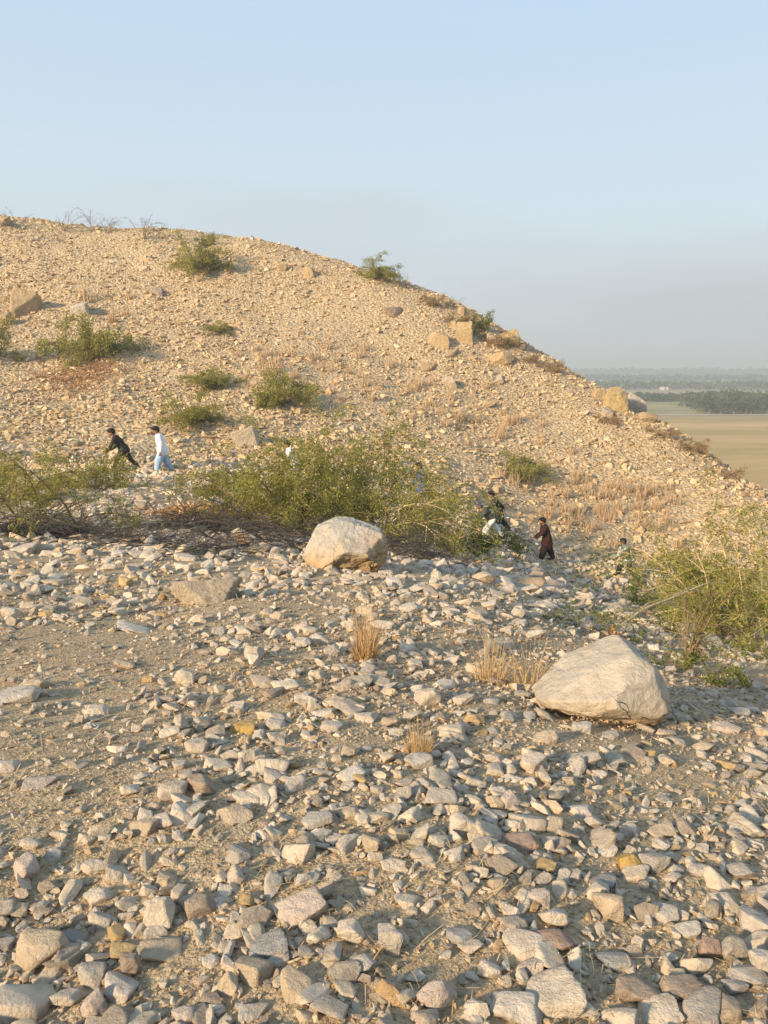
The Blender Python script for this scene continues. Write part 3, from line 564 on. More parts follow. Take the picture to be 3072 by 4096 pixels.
CRAGS = [(95, 1268, 148, 118, .9, 'tan', 'big craggy rock with a dark overhang on the upper slope'), (15, 1300, 90, 55, .9, 'tan', 'flat tan rock under the big craggy rock'), (320, 1262, 96, 55, .9, 'pale grey', 'flat pale rock downhill of the big craggy rock'), (628, 1185, 62, 36, .9, 'pinkish', 'pale rounded rock alone on the upper slope'),
         (985, 1772, 132, 62, .9, 'cream', 'large flat pale rock behind the thorn bushes'), (1578, 1266, 84, 42, .9, 'brown', 'dark layered ledge with an overhang near the ridge'), (1755, 1392, 96, 66, .7, 'ochre', 'ochre block split in two below the ridge'),
         (1858, 1372, 82, 86, .8, 'ochre', 'upright square ochre block near the ridge'), (1820, 1320, 50, 38, .9, 'ochre', 'small ochre block leaning on the square block'), (2035, 1388, 96, 72, .8, 'mustard yellow', 'yellow rounded crag on the ridge line'), (2090, 1402, 44, 34, .8, 'brown', 'dark rock under the yellow crag'),
         (2000, 1455, 150, 48, .8, 'ochre', 'long ochre slab below the yellow crag'), (1800, 1428, 90, 34, .9, 'tan', 'tan slab with a shadowed lip'), (1798, 1548, 76, 44, .8, 'pinkish', 'pale pinkish slab tilted on the open slope'), (1952, 1628, 78, 28, .9, 'tan', 'thin tan ledge above the grass'), (1990, 1528, 76, 32, .9, 'cream', 'pale cracked rock below the long slab'),
         (1705, 1486, 56, 36, .9, 'tan', 'tan knob beside the dry grass on the slope'), (1780, 1232, 40, 26, .9, 'tan', 'small tan block on the skyline'), (1850, 1262, 46, 34, .9, 'tan', 'rounded tan block by the skyline shrub'), (1960, 1370, 60, 36, .9, 'pinkish', 'pale rock between the square block and the yellow crag'),
         (2398, 1598, 66, 48, .8, 'ochre', 'ochre block uphill of the cracked yellow crag'), (2462, 1640, 104, 92, .7, 'mustard yellow', 'cracked yellow crag standing on the falling ridge'), (2540, 1634, 94, 66, .8, 'pale grey', 'white cracked rock behind the yellow crag'), (2425, 1672, 62, 46, .9, 'pinkish', 'pale rounded rock below the yellow crag'), (2590, 1690, 92, 42, .9, 'tan', 'rough tan rock on the lower ridge'),
         (1245, 1110, 70, 46, .9, 'tan', 'tan outcrop under the upper ridge'), (1130, 1085, 50, 30, .9, 'tan', 'small tan outcrop below the skyline'), (20, 905, 70, 40, .9, 'tan', 'rock outcrop at the top of the hill'), (905, 2240, 70, 40, .9, 'pale grey', 'pale rock at the end of the dead brush')]
for i, (px, py, w, h, d, c, lab) in enumerate(CRAGS):
    x, y, z = hit(px, py)
    if math.isnan(y):
        for dpy in (8, 16, 26, 40, 60):
            x, y, z = hit(px, py + dpy)
            if not math.isnan(y): break
    boulder('rock', px, py, w * .88, h * 1.0, d, None, 500 + i, M_CRAG, lab, 'rock', {'mustard yellow': (.47, .355, .185), 'ochre': (.45, .335, .195), 'tan': (.43, .32, .195), 'pale grey': (.48, .43, .37), 'cream': (.50, .42, .31), 'pinkish': (.46, .37, .29), 'brown': (.28, .21, .15)}[c], Y=y, rotz=0.0, amp=0.045, sub=5, p=90, bury=0.35, chips=12, cut=(.04, .24), n=3)

# ------------------------------------------------------------------ plants
def tube(acc, P, r0, r1, k=3):
    P = np.asarray(P, float); n = len(P); T = np.gradient(P, axis=0); T /= np.linalg.norm(T, axis=1)[:, None] + 1e-9
    U = np.cross(T, [0.31, 0.22, 0.92]); U /= np.linalg.norm(U, axis=1)[:, None] + 1e-9; B = np.cross(T, U)
    rr = np.linspace(r0, r1, n)[:, None]; V = []
    for j in range(k):
        a = 2 * math.pi * j / k; V.append(P + rr * (math.cos(a) * U + math.sin(a) * B))
    V = np.stack(V, 1).reshape(-1, 3); i = np.arange(n - 1)[:, None] * k; j = np.arange(k)[None]; j2 = (j + 1) % k
    acc.add(V, np.stack([i + j, i + j2, i + k + j2, i + k + j], -1).reshape(-1, 4))
def grow(r, p, d, L, n, wig, droop):
    P = [np.array(p, float)]; d = np.array(d, float)
    for i in range(n):
        d = d + r.normal(0, wig, 3); d[2] -= droop * (i + 1) / n; d /= np.linalg.norm(d); P.append(P[-1] + d * L / n)
    return np.array(P), d
def leaves(r, pts, dirs, size, aspect, spread=0.03):
    n = len(pts); C = pts + r.normal(0, spread, (n, 3)); D = dirs + r.normal(0, 0.75, (n, 3)); D /= np.linalg.norm(D, axis=1)[:, None]
    U = np.cross(D, r.normal(size=(n, 3))); U /= np.linalg.norm(U, axis=1)[:, None]; s = (size * r.uniform(0.6, 1.4, n))[:, None]
    V = np.stack([C - D * s * .5, C + U * s * aspect * .5, C + D * s * .5, C - U * s * aspect * .5], 1).reshape(-1, 3)
    return V, np.arange(4 * n).reshape(-1, 4)
def shrub_mesh(seed, w=2.0, h=1.6, stems=10, nleaf=9000, leaf=0.05, aspect=0.35, el=(25, 75), thick=0.02, mleaf=None, mbark=None, droop=0.35, sub=7, skew=(0, 0), base=0.10, az=None, leaf_from=0.35):
    r = np.random.default_rng(seed); st = Acc(); pts = []; dirs = []; mbark = mbark or M_BARK
    for i in range(stems):
        a = r.uniform(0, 2 * math.pi) if az is None else r.uniform(*az); e = R(r.uniform(*el)); d = np.array([math.cos(a) * math.cos(e) + skew[0], math.sin(a) * math.cos(e) + skew[1], math.sin(e)])
        L = math.hypot(math.cos(e) * w * .5, math.sin(e) * h) * r.uniform(0.75, 1.15)
        P, _ = grow(r, (r.normal(0, base), r.normal(0, base), -0.05), d / np.linalg.norm(d), L, 9, 0.09, droop * r.uniform(.3, 1.2)); t0 = thick * r.uniform(.6, 1.1); tube(st, P, t0, t0 * .25, 4)
        for k in range(sub):
            j = r.integers(2, 9); dd = P[min(j + 1, 9)] - P[j - 1]; dd /= np.linalg.norm(dd); dd = dd + r.normal(0, .55, 3); dd[2] = dd[2] * .7 + .12; dd /= np.linalg.norm(dd)
            L2 = L * r.uniform(.22, .5); Q, _ = grow(r, P[j], dd, L2, 6, 0.15, 0.25); tube(st, Q, t0 * .38, t0 * .12, 3)
            for q in range(4):
                j2 = r.integers(1, 7); d3 = Q[min(j2 + 1, 6)] - Q[j2 - 1]; d3 /= np.linalg.norm(d3); d3 = d3 + r.normal(0, .6, 3); d3 /= np.linalg.norm(d3)
                T, _ = grow(r, Q[j2], d3, L2 * r.uniform(.25, .6), 3, 0.2, 0.25); tube(st, T, t0 * .16, t0 * .06, 3)
                m = r.uniform(0, 1, 14); s = m * 2.999; f = s.astype(int); fr = (s - f)[:, None]; pts.append(T[f] * (1 - fr) + T[f + 1] * fr); dirs.append(np.repeat((T[-1] - T[0])[None] / (np.linalg.norm(T[-1] - T[0]) + 1e-9), 14, 0))
            m = r.uniform(leaf_from, 1, 16); s = m * 5.999; f = s.astype(int); fr = (s - f)[:, None]; pts.append(Q[f] * (1 - fr) + Q[f + 1] * fr); dirs.append(np.repeat((Q[-1] - Q[0])[None] / np.linalg.norm(Q[-1] - Q[0]), 16, 0))
    sm = st.mesh('stems', mbark, True); lm = None
    if nleaf:
        pts = np.concatenate(pts); dirs = np.concatenate(dirs); kx = r.integers(0, len(pts), nleaf); V, F = leaves(r, pts[kx], dirs[kx], leaf, aspect, leaf * .8); lm = mk('foliage', V, F, mleaf or M_LEAF)
    return sm, lm
def shrub(name, meshes, loc, label, cat, group=None, scale=1.0, rz=0.0):
    e = obj(name, None, loc=loc, label=label, cat=cat, group=group, scale=(scale,) * 3 if isinstance(scale, (int, float)) else scale, rot=(0, 0, rz)); e.empty_display_size = 0.2
    obj('stems', meshes[0], e)
    if meshes[1]: obj('foliage', meshes[1], e)
    return e
def ground(px, py): return hit(px, py)
def gat(px, py, Y):            # ground point below a given pixel column at a given distance
    dx, dy, dz = ray(px, py); x = float(dx) * Y / float(dy); return (x, Y, Hs(x, Y))
THORN = 'thorn bushes along the gully'
def thorn(seed, w, h, stems, nleaf, el, px, py, Y, label, **kw):
    kw.setdefault('leaf', .068); kw.setdefault('sub', 9); kw.setdefault('base', .25); kw.setdefault('droop', .28); kw.setdefault('thick', .02)
    return shrub('thorn_bush', shrub_mesh(seed, w, h, stems, nleaf, el=el, **kw), gat(px, py, Y), label, 'bush', THORN)
thorn(1, 3.1, 2.2, 26, 34000, (26, 80), 1110, 2130, 14.6, 'wide feathery green bush spreading behind the dead brush', base=.34, leaf=.062)
thorn(2, 3.2, 2.5, 19, 26000, (26, 75), 1470, 2140, 15.6, 'thinner green bush joined to the wide one behind the pale boulder', base=.3, leaf=.062)
thorn(3, 4.3, 2.2, 18, 15000, (15, 55), 1500, 2150, 14.6, 'bush of long pale branches arching down the slope past the boulder', base=.2, az=(-1.0, 1.0), mbark=M_TWIG, droop=.42, leaf=.062)
thorn(4, 2.4, 1.25, 13, 11000, (25, 70), 1830, 2190, 17.0, 'dark green bush in front of the dark-clothed walker', mleaf=M_LEAFG, leaf=.06)
thorn(5, 2.9, 2.0, 11, 8500, (25, 75), 110, 2115, 12.3, 'sparse thorn bush with an upright stem at the edge of the dead brush', leaf=.05)
thorn(6, 3.2, 1.6, 14, 11000, (14, 55), 400, 1965, 21.0, 'low olive bush in front of the man in black')
thorn(7, 3.8, 1.9, 13, 10000, (14, 55), 60, 1960, 18.5, 'low yellow-green bush beyond the sparse thorn bush')
thorn(8, 3.9, 1.95, 24, 34000, (18, 75), 2930, 2610, 10.4, 'large green bush filling the gully beyond the slanting boulder', base=.42, mbark=M_TWIG, leaf=.048, sub=10)
thorn(9, 3.8, 2.0, 18, 24000, (20, 72), 2960, 2470, 14.0, 'dark green bush behind the large gully bush', mleaf=M_LEAFG, leaf=.055, base=.4)
thorn(10, 6.5, 2.3, 18, 24000, (16, 65), 3040, 2290, 23.0, 'olive bush on the far side of the gully', base=.5, leaf=.08)
thorn(14, 3.0, 0.8, 13, 6000, (10, 45), 2480, 2390, 23.0, 'green bush at the feet of the walker in the white top', mleaf=M_LEAFG, leaf=.075)
thorn(16, 3.4, 1.4, 18, 13000, (14, 58), 2760, 2470, 13.8, 'soft green bush veiling the walker in the white top', leaf=.055, base=.35, mleaf=M_LEAFG)
shrub('sapling', shrub_mesh(11, 1.1, 1.0, 4, 500, 0.035, .34, (50, 85), 0.014, mbark=M_BARK, droop=.1, sub=7, mleaf=M_LEAFG), gat(2740, 2745, 6.3), 'thin leafless sapling behind the slanting boulder', 'sapling')
shrub('leafy_plant', shrub_mesh(12, 1.2, .35, 9, 2600, 0.035, .4, (10, 50), 0.006, mleaf=M_LEAFG, base=.15), gat(2820, 2800, 5.9), 'low dark green plant at the foot of the thin sapling', 'plant', 'small green plants by the slanting boulder')
shrub('leafy_plant', shrub_mesh(13, 1.6, .5, 10, 2600, 0.035, .4, (10, 50), 0.006, mleaf=M_LEAFG, base=.2), gat(2290, 2560, 7.8), 'low dark green plant behind the slanting boulder', 'plant', 'small green plants by the slanting boulder')
# broken pale bough lying out of the big bush
def bough():
    r = np.random.default_rng(77); st = Acc(); b = at(2452, 2530, 7.6); tip = Vector(at(2900, 2370, 9.2)); b = Vector(b)
    P = np.array([b.lerp(tip, t) + Vector((0, 0, 0.20 * math.sin(t * 2.6) + 0.03 * math.sin(9 * t))) for t in np.linspace(0, 1, 12)]); tube(st, P - np.array(b), .017, .007, 5)
    for t0, dz, L in ((2, .22, 1.0), (3, -.1, .9), (3, .1, .7), (5, .12, .8), (4, -.2, .8), (7, -.15, .5)):
        d = P[t0 + 1] - P[t0]; d /= np.linalg.norm(d); d = d + np.array([0, r.normal(0, .15), dz]); Q, _ = grow(r, P[t0] - np.array(b), d / np.linalg.norm(d), L, 7, .07, .12); tube(st, Q, .010, .004, 4)
    Q = np.array([b.lerp(Vector(at(2680, 2590, 8.2)), t) + Vector((0, 0, -.02 * math.sin(t * 3))) for t in np.linspace(0, 1, 9)]); tube(st, Q - np.array(b), .012, .006, 4)
    P2 = np.array([Vector(at(2660, 2585, 8.2)).lerp(Vector(at(2780, 2450, 8.9)), t) for t in np.linspace(0, 1, 7)]); tube(st, P2 - np.array(b), .011, .006, 4)
    o = obj('broken_bough', None, loc=b, label='pale broken bough arching out of the large gully bush', cat='branch')
    obj('branch', st.mesh('branch', M_TWIG, True), o)
    V, F = leaves(r, r.normal(0, .03, (40, 3)) + np.array([.0, 0, .02]), np.tile([0, 0, -1.], (40, 1)), .06, .5, .02); obj('dead_leaves', mk('dead_leaves', V, F, M_RUST), o)['kind'] = 'stuff'
bough()
# hillside shrubs
HS = [shrub_mesh(30 + i, 3.3, 1.8, 15, 10000, 0.10, .4, (15, 70), 0.028, droop=.3, sub=8, base=.3) for i in range(3)]
HBARE = [shrub_mesh(40 + i, 3.2, 2.2, 7, 160, 0.08, .4, (25, 75), 0.03, mbark=M_GREYTWIG, droop=.2, sub=7) for i in range(2)]
HDARK = shrub_mesh(45, 1.6, 1.7, 9, 3800, 0.10, .5, (30, 85), 0.03, mleaf=M_LEAFG, droop=.2)
HG = 'shrubs dotted over the hillside'
for i, (px, py, wp, mm, sc, lab) in enumerate([(815, 1085, 215, 0, .62, 'lone olive shrub just below the skyline'), (370, 1435, 285, 1, .72, 'rounded green shrub above the rusty litter patch'), (-10, 1430, 150, 2, 1.3, 'green shrub cut off by the picture edge under the craggy rock'),
        (1130, 1610, 250, 2, .62, 'green shrub amid dry grass above the thorn bushes'), (850, 1545, 230, 1, .38, 'flattened olive shrub beside the green shrub amid grass'), (770, 1690, 235, 0, .5, 'low yellowish shrub above the man in white'), (1490, 1115, 185, 0, .45, 'feathery shrub standing on the skyline'), (870, 1330, 110, 1, .5, 'faint small shrub on the open slope'),
        (2080, 1900, 190, 2, .6, 'dry olive shrub above the dark-clothed walker')]):
    g = hit(px, py)
    if math.isnan(g[1]): g = hit(px, py + 30)
    W_ = wp * g[1] / FPX / 3.0; shrub('hillside_shrub', HS[mm], g, lab, 'shrub', HG, (W_ * 1.05, W_, W_ * sc / .62), i * 1.3)
for i, (px, py, wp, lab) in enumerate([(370, 925, 150, 'leafless grey shrub standing up on the ridge top'), (430, 932, 130, 'small leafless shrub leaning beside the taller one'), (255, 922, 130, 'faint leafless shrub low on the ridge'), (575, 955, 160, 'grey leafless shrub with a few dry pods on the skyline'), (75, 912, 110, 'thin leafless shrub at the high end of the ridge'), (-25, 905, 170, 'leafless shrub leaning in at the picture edge'), (1610, 1150, 120, 'low wiry twigs on the skyline below the feathery shrub'), (1800, 1240, 110, 'dry reddish shrub on the falling skyline')]):
    g = None
    for d in (0, 10, 20, 32, 48, 70):
        g = hit(px, py + d)
        if not math.isnan(g[1]): break
    W_ = wp * g[1] / FPX / 3.0; shrub('leafless_shrub', HBARE[i % 2], g, lab, 'shrub', 'leafless shrubs along the ridge', W_, i * 2.1)
for px, py, wp, lab in [(826, 985, 48, 'tiny dark green tree poking over the skyline'), (1915, 1330, 80, 'dark green shrub growing out of the rocky skyline')]:
    g = None
    for d in (0, 10, 20, 32, 48):
        g = hit(px, py + d)
        if not math.isnan(g[1]): break
    W_ = wp * g[1] / FPX / 1.6; shrub('dark_shrub', HDARK, g, lab, 'shrub', HG, W_)
HDRY = [shrub_mesh(60 + i, 3.0, 1.2, 14, 5000, .11, .3, (12, 60), .02, mleaf=M_RIDGE, droop=.3, sub=7, base=.4) for i in range(2)]
for i, (px, py, wp, lab) in enumerate([(1725, 1215, 130, 'brown dry shrub behind the first skyline block'), (1830, 1290, 140, 'brown dry shrub leaning over the rocky skyline'), (1975, 1375, 150, 'brown dry shrub below the dark skyline shrub'), (2110, 1440, 110, 'brown dry shrub under the yellow crag'), (2200, 1480, 150, 'brown dry shrub on the falling ridge'), (2640, 1740, 130, 'brown dry shrub beyond the rough tan rock'), (2760, 1800, 150, 'brown dry shrub on the low ridge above the plain'), (2900, 1905, 160, 'brown dry shrub where the ridge leaves the picture'), (2440, 1690, 110, 'dry tan shrub below the cracked yellow crag')]):
    g = None
    for d in (0, 10, 20, 32, 48, 70):
        g = hit(px, py + d)
        if not math.isnan(g[1]): break
    W_ = wp * g[1] / FPX / 3.0; shrub('dry_shrub', HDRY[i % 2], g, lab, 'shrub', 'dry brown shrubs along the falling ridge', (W_, W_, W_ * .8), i * 1.7)
# grass
def tuft_mesh(seed, n=70, h=0.4, w=0.16, lean=0.5, bw=0.004, m=None, base=0.05, seg=4):
    r = np.random.default_rng(seed); a = r.uniform(0, 2 * math.pi, n); sh_ = r.random(n) < .74; L = h * np.where(sh_, r.uniform(.18, .55, n), r.uniform(.5, 1.0, n)); le = np.abs(r.normal(0, 1, n)) * np.where(sh_, lean * 1.7, lean * .55); rad = base * np.sqrt(r.random(n)); a2 = a + r.normal(0, .8, n)
    bx, by = rad * np.cos(a), rad * np.sin(a); th = r.uniform(0, math.pi, n); wx, wy = np.cos(th) * bw, np.sin(th) * bw; V = []
    for k in range(seg + 1):
        t = k / seg; out = L * (np.sin(le * t * 1.4)) * t * .9; z = L * t * np.cos(le * t * .8) - .02; ww = (1 - .8 * t)
        c = np.stack([bx + out * np.cos(a2), by + out * np.sin(a2), z], -1); d = np.stack([wx * ww, wy * ww, 0 * wx], -1); V += [c - d, c + d]
    V = np.stack(V, 1); i = np.arange(n)[:, None] * (2 * seg + 2); F = []
    for k in range(seg): F.append(np.stack([i[:, 0] + 2 * k, i[:, 0] + 2 * k + 1, i[:, 0] + 2 * k + 3, i[:, 0] + 2 * k + 2], -1))
    return mk('grass_tuft', V.reshape(-1, 3), np.concatenate(F), m or M_STRAW)
def tuft(px, py, hp, mesh, label, group=None, rz=0.0, unit=0.4, wide=1.0):
    g = hit(px, py)
    if math.isnan(g[1]): return
    s = hp * g[1] / FPX / unit; obj('grass_tuft', mesh, loc=g, rot=(0, 0, rz), scale=(s * wide, s * wide, s), label=label, cat='grass', group=group)
NG = 'straw tufts on the near slope'
tuft(1463, 2642, 310, tuft_mesh(1, 340, .4, lean=.26, bw=.0022, base=.06), 'tall golden grass tuft standing alone below the pale boulder', NG)
tuft(1958, 2724, 260, tuft_mesh(2, 260, .4, lean=.75, bw=.0019, base=.10), 'straw tuft with bent stalks, farther from the slanting boulder', NG)
tuft(2118, 2754, 285, tuft_mesh(3, 260, .4, lean=.8, bw=.0019, base=.09), 'straw tuft with bent stalks touching the slanting boulder', NG, 1.0)
tuft(1672, 3022, 200, tuft_mesh(4, 330, .4, lean=.22, bw=.0036, base=.13), 'stubby cropped grass tuft behind a pale squared stone', NG, wide=.9)
HT = [tuft_mesh(20 + i, 80, .4, lean=.42, bw=.006, base=.10, m=M_STRAWP, seg=3) for i in range(4)]; HTR = tuft_mesh(25, 60, .4, lean=.6, bw=.010, base=.08, seg=3, m=M_RUST)
r3 = np.random.default_rng(9)
for px, py, hp, lab in [(348, 1205, 95, 'tall pale grass tuft above the flat pale rock'), (448, 1290, 55, 'reddish grass tuft below the flat pale rock'), (520, 1195, 60, 'pale grass tuft uphill of the rounded rock'), (605, 1290, 50, 'small tan grass tuft on the open slope'), (30, 1205, 65, 'grass tuft beside the craggy rock'), (285, 1140, 50, 'tan grass tuft on the upper slope'), (195, 1120, 40, 'small brown grass tuft on the upper slope'), (425, 1185, 40, 'brown grass tuft beside the tall pale one'), (270, 1590, 50, 'pale grass tuft below the rusty litter patch'), (200, 1560, 45, 'small pale grass tuft below the rusty litter patch'), (505, 1265, 45, 'pale grass tuft beside the reddish one'), (640, 1235, 50, 'pale grass tuft below the rounded rock'), (1100, 1490, 110, 'tall tan grass tuft above the green shrub'), (1065, 1420, 60, 'pale grass tuft above the tall tan one'), (715, 1300, 45, 'pale grass tuft on the middle of the slope')]:
    tuft(px, py, hp, HTR if 'reddish' in lab else HT[int(r3.integers(4))], lab, 'grass tufts on the hillside', r3.uniform(0, 6), wide=.9)
for i in range(105):
    px, py = r3.uniform(0, 1), r3.uniform(0, 1); X, Y = 2030 + 700 * px + r3.normal(0, 30), 1850 + 110 * px + 230 * py + r3.normal(0, 15)
    tuft(X, Y, r3.uniform(26, 78), HT[int(r3.integers(4))], 'dry tan grass tuft in the dense grass band above the man in brown', 'grass band above the path', r3.uniform(0, 6), wide=1.2)
for i in range(52):
    t = r3.uniform(0, 1); X, Y = 1250 + 900 * t + r3.normal(0, 60), 1440 + 330 * t + r3.normal(0, 70)
    tuft(X, Y, r3.uniform(38, 72), HT[int(r3.integers(4))], 'dry tan grass tuft on the open middle slope', 'grass on the open middle slope', r3.uniform(0, 6))
for i in range(26):
    X, Y = r3.uniform(950, 1300), r3.uniform(1380, 1560); tuft(X, Y, r3.uniform(35, 62), HT[int(r3.integers(4))], 'dry tan grass tuft around the green shrub on the slope', 'grass around the green hillside shrub', r3.uniform(0, 6))
# thin straw lying about in the gravel
def straw():
    r = np.random.default_rng(3); n = 5200; Y = np.exp(r.uniform(math.log(1.6), math.log(9), n)) - .5; X = r.uniform(-.75, .75, n) * (Y + .8); k = vn(np.c_[X / .7, Y / .7], 5) > -.15; X, Y = X[k], Y[k]; n = len(X)
    a = r.uniform(0, 6.3, n); L = r.uniform(.03, .11, n) * (.8 + .08 * Y); z = H(X, Y) + r.uniform(.005, .02, n) + .004 * Y; d = np.c_[np.cos(a), np.sin(a), r.normal(0, .25, n)]; u = np.c_[-np.sin(a), np.cos(a), 0 * a] * (.0008 + .0003 * Y)[:, None]; c = np.c_[X, Y, z]; b = np.c_[r.normal(0, .01, (n, 2)), np.abs(r.normal(0, .006, n))]
    V = np.stack([c - d * L[:, None] / 2 - u, c - d * L[:, None] / 2 + u, c + b + u, c + b - u, c + d * L[:, None] / 2 + u * .4, c + d * L[:, None] / 2 - u * .4], 1).reshape(-1, 3); i = np.arange(n)[:, None] * 6
    F = np.concatenate([i + [[0, 1, 2, 3]], i + [[3, 2, 4, 5]]]); obj('dry_grass', mk('dry_grass', V, F, M_STRAW), label='thin dry straw lying about in the gravel', cat='straw', kind='stuff')
straw()
# rusty litter patches and dead brush
def litter(name, px, py, wp, Yd, label, n=2600, dy=1.0, m=M_RUST):
    g = hit(px, py); w = wp * g[1] / FPX; r = np.random.default_rng(int(px)); X = g[0] + r.normal(0, w * .26, n); Y = g[1] + r.normal(0, dy * .5, n); Z = H(X, Y) + np.abs(r.normal(0, .07, n)); V, F = leaves(r, np.c_[X, Y, Z], r.normal(0, 1, (n, 3)) * [1, 1, .35], .11 + .002 * g[1], .22, .02)
    obj(name, mk(name, V, F, m), label=label, cat='litter', kind='stuff')
litter('leaf_litter', 330, 1500, 330, 0, 'rusty dead litter patch below the rounded green shrub', 4200, 3.4)
litter('leaf_litter', 790, 2055, 250, 0, 'rusty dead litter patch beside the wide bush', 3200, 1.8)
litter('leaf_litter', 1230, 2070, 150, 0, 'rusty dead litter under the wide bush', 1400, 1.2)
def brush(pxs, label, n, hgt, seed, m=M_DEAD):
    r = np.random.default_rng(seed); st = Acc(); pts = np.array([hit(*q) for q in pxs])
    for i in range(n):
        t = r.uniform(0, len(pts) - 1.001); k = int(t); c = pts[k] * (1 - t + k) + pts[k + 1] * (t - k); c = c + [r.normal(0, .15), r.normal(0, .38), 0]; c[2] = Hs(c[0], c[1]) + abs(r.normal(0, hgt * .5)); a = r.uniform(0, 6.3)
        P, _ = grow(r, c, (math.cos(a), math.sin(a) * .7, r.normal(0.05, .25)), r.uniform(.5, 1.4), 7, .16, .12); P[:, 2] = np.maximum(P[:, 2], c[2] - .12); w = r.uniform(.004, .010); tube(st, P, w, w * .4, 3)
        for q in range(3):
            j = r.integers(1, 6); d = P[j + 1] - P[j]; d /= np.linalg.norm(d); d = d + r.normal(0, .6, 3); Q, _ = grow(r, P[j], d / np.linalg.norm(d), r.uniform(.15, .45), 4, .15, .1); tube(st, Q, w * .5, w * .25, 3)
    obj('dead_brush', st.mesh('dead_brush', m), label=label, cat='brush', kind='stuff')
brush([(-80, 2150), (130, 2160), (330, 2170)], 'dark tangle of dead thorn branches under the sparse bush', 300, .26, 1)
brush([(330, 2165), (560, 2190), (900, 2215)], 'low dark line of dead thorn branches on the rubble', 270, .15, 2)
brush([(700, 2120), (950, 2150), (1230, 2200)], 'dark heap of dead thorn branches under the wide bush', 400, .28, 3)
brush([(1500, 2190), (1640, 2220), (1780, 2270)], 'dead thorn branches downhill of the pale boulder', 170, .16, 4)
brush([(2150, 2290), (2280, 2290), (2400, 2330)], 'pale dead sticks on the ground below the man in brown', 40, .15, 5, M_TWIG)

# ------------------------------------------------------------------ people
def cloth(name, c1, c2=None, scale=9):
    return plain_material(name, [(0.35, c1), (0.65, c2 or tuple(v * 1.15 for v in c1))], scale, 0.9, 0.01)
M_SKIN = plain_material('skin', [(0.3, (0.25, 0.125, 0.075)), (0.7, (0.32, 0.165, 0.10))], 12, 0.6)
M_HAIR = plain_material('hair', [(0.3, (0.008, 0.006, 0.006)), (0.7, (0.02, 0.015, 0.012))], 30, 0.5)
M_SHOE = plain_material('shoe', [(0.3, (0.02, 0.017, 0.015)), (0.7, (0.05, 0.04, 0.035))], 9, 0.6)
def capsule(acc, a, b, ra, rb, k=12, sy=1.0):
    a = np.array(a, float); b = np.array(b, float); d = b - a; L = np.linalg.norm(d) + 1e-9; d = d / L; u = np.cross(d, [0, 1, 0] if abs(d[1]) < .9 else [1, 0, 0]); u /= np.linalg.norm(u); v = np.cross(d, u)
    rings = [(a - d * ra * .95, ra * .25), (a - d * ra * .6, ra * .8), (a, ra), ((a + b) / 2, (ra + rb) / 2), (b, rb), (b + d * rb * .6, rb * .8), (b + d * rb * .95, rb * .25)]; th = np.arange(k) * 2 * math.pi / k
    V = [c + r_ * (np.cos(th)[:, None] * u + np.sin(th)[:, None] * v * sy) for c, r_ in rings]; n = len(rings); V = np.concatenate(V + [[rings[0][0]], [rings[-1][0]]]); F = []
    for i in range(n - 1):
        for j in range(k): F += [(i * k + j, i * k + (j + 1) % k, (i + 1) * k + (j + 1) % k), (i * k + j, (i + 1) * k + (j + 1) % k, (i + 1) * k + j)]
    for j in range(k): F += [(n * k, (j + 1) % k, j), (n * k + 1, (n - 1) * k + j, (n - 1) * k + (j + 1) % k)]
    acc.add(V, F)
def ellip(acc, c, r_, rot=0.0):
    D, F = ico(3); V = D * np.array(r_); cs, sn = math.cos(rot), math.sin(rot); V = np.c_[V[:, 0] * cs + V[:, 2] * sn, V[:, 1], -V[:, 0] * sn + V[:, 2] * cs]; acc.add(V + np.array(c), F)
def remesh(acc, vox, m, name, smooth=3):
    o = bpy.data.objects.new('tmp', acc.mesh('tmp')); COL.objects.link(o); md = o.modifiers.new('r', 'REMESH'); md.mode = 'VOXEL'; md.voxel_size = vox; md.use_smooth_shade = True
    sm = o.modifiers.new('s', 'SMOOTH'); sm.factor = .5; sm.iterations = smooth
    dg = bpy.context.evaluated_depsgraph_get(); me = bpy.data.meshes.new_from_object(o.evaluated_get(dg)); bpy.data.objects.remove(o); me.name = name; me.materials.clear(); me.materials.append(m)
    me.polygons.foreach_set('use_smooth', np.ones(len(me.polygons), bool)); return me
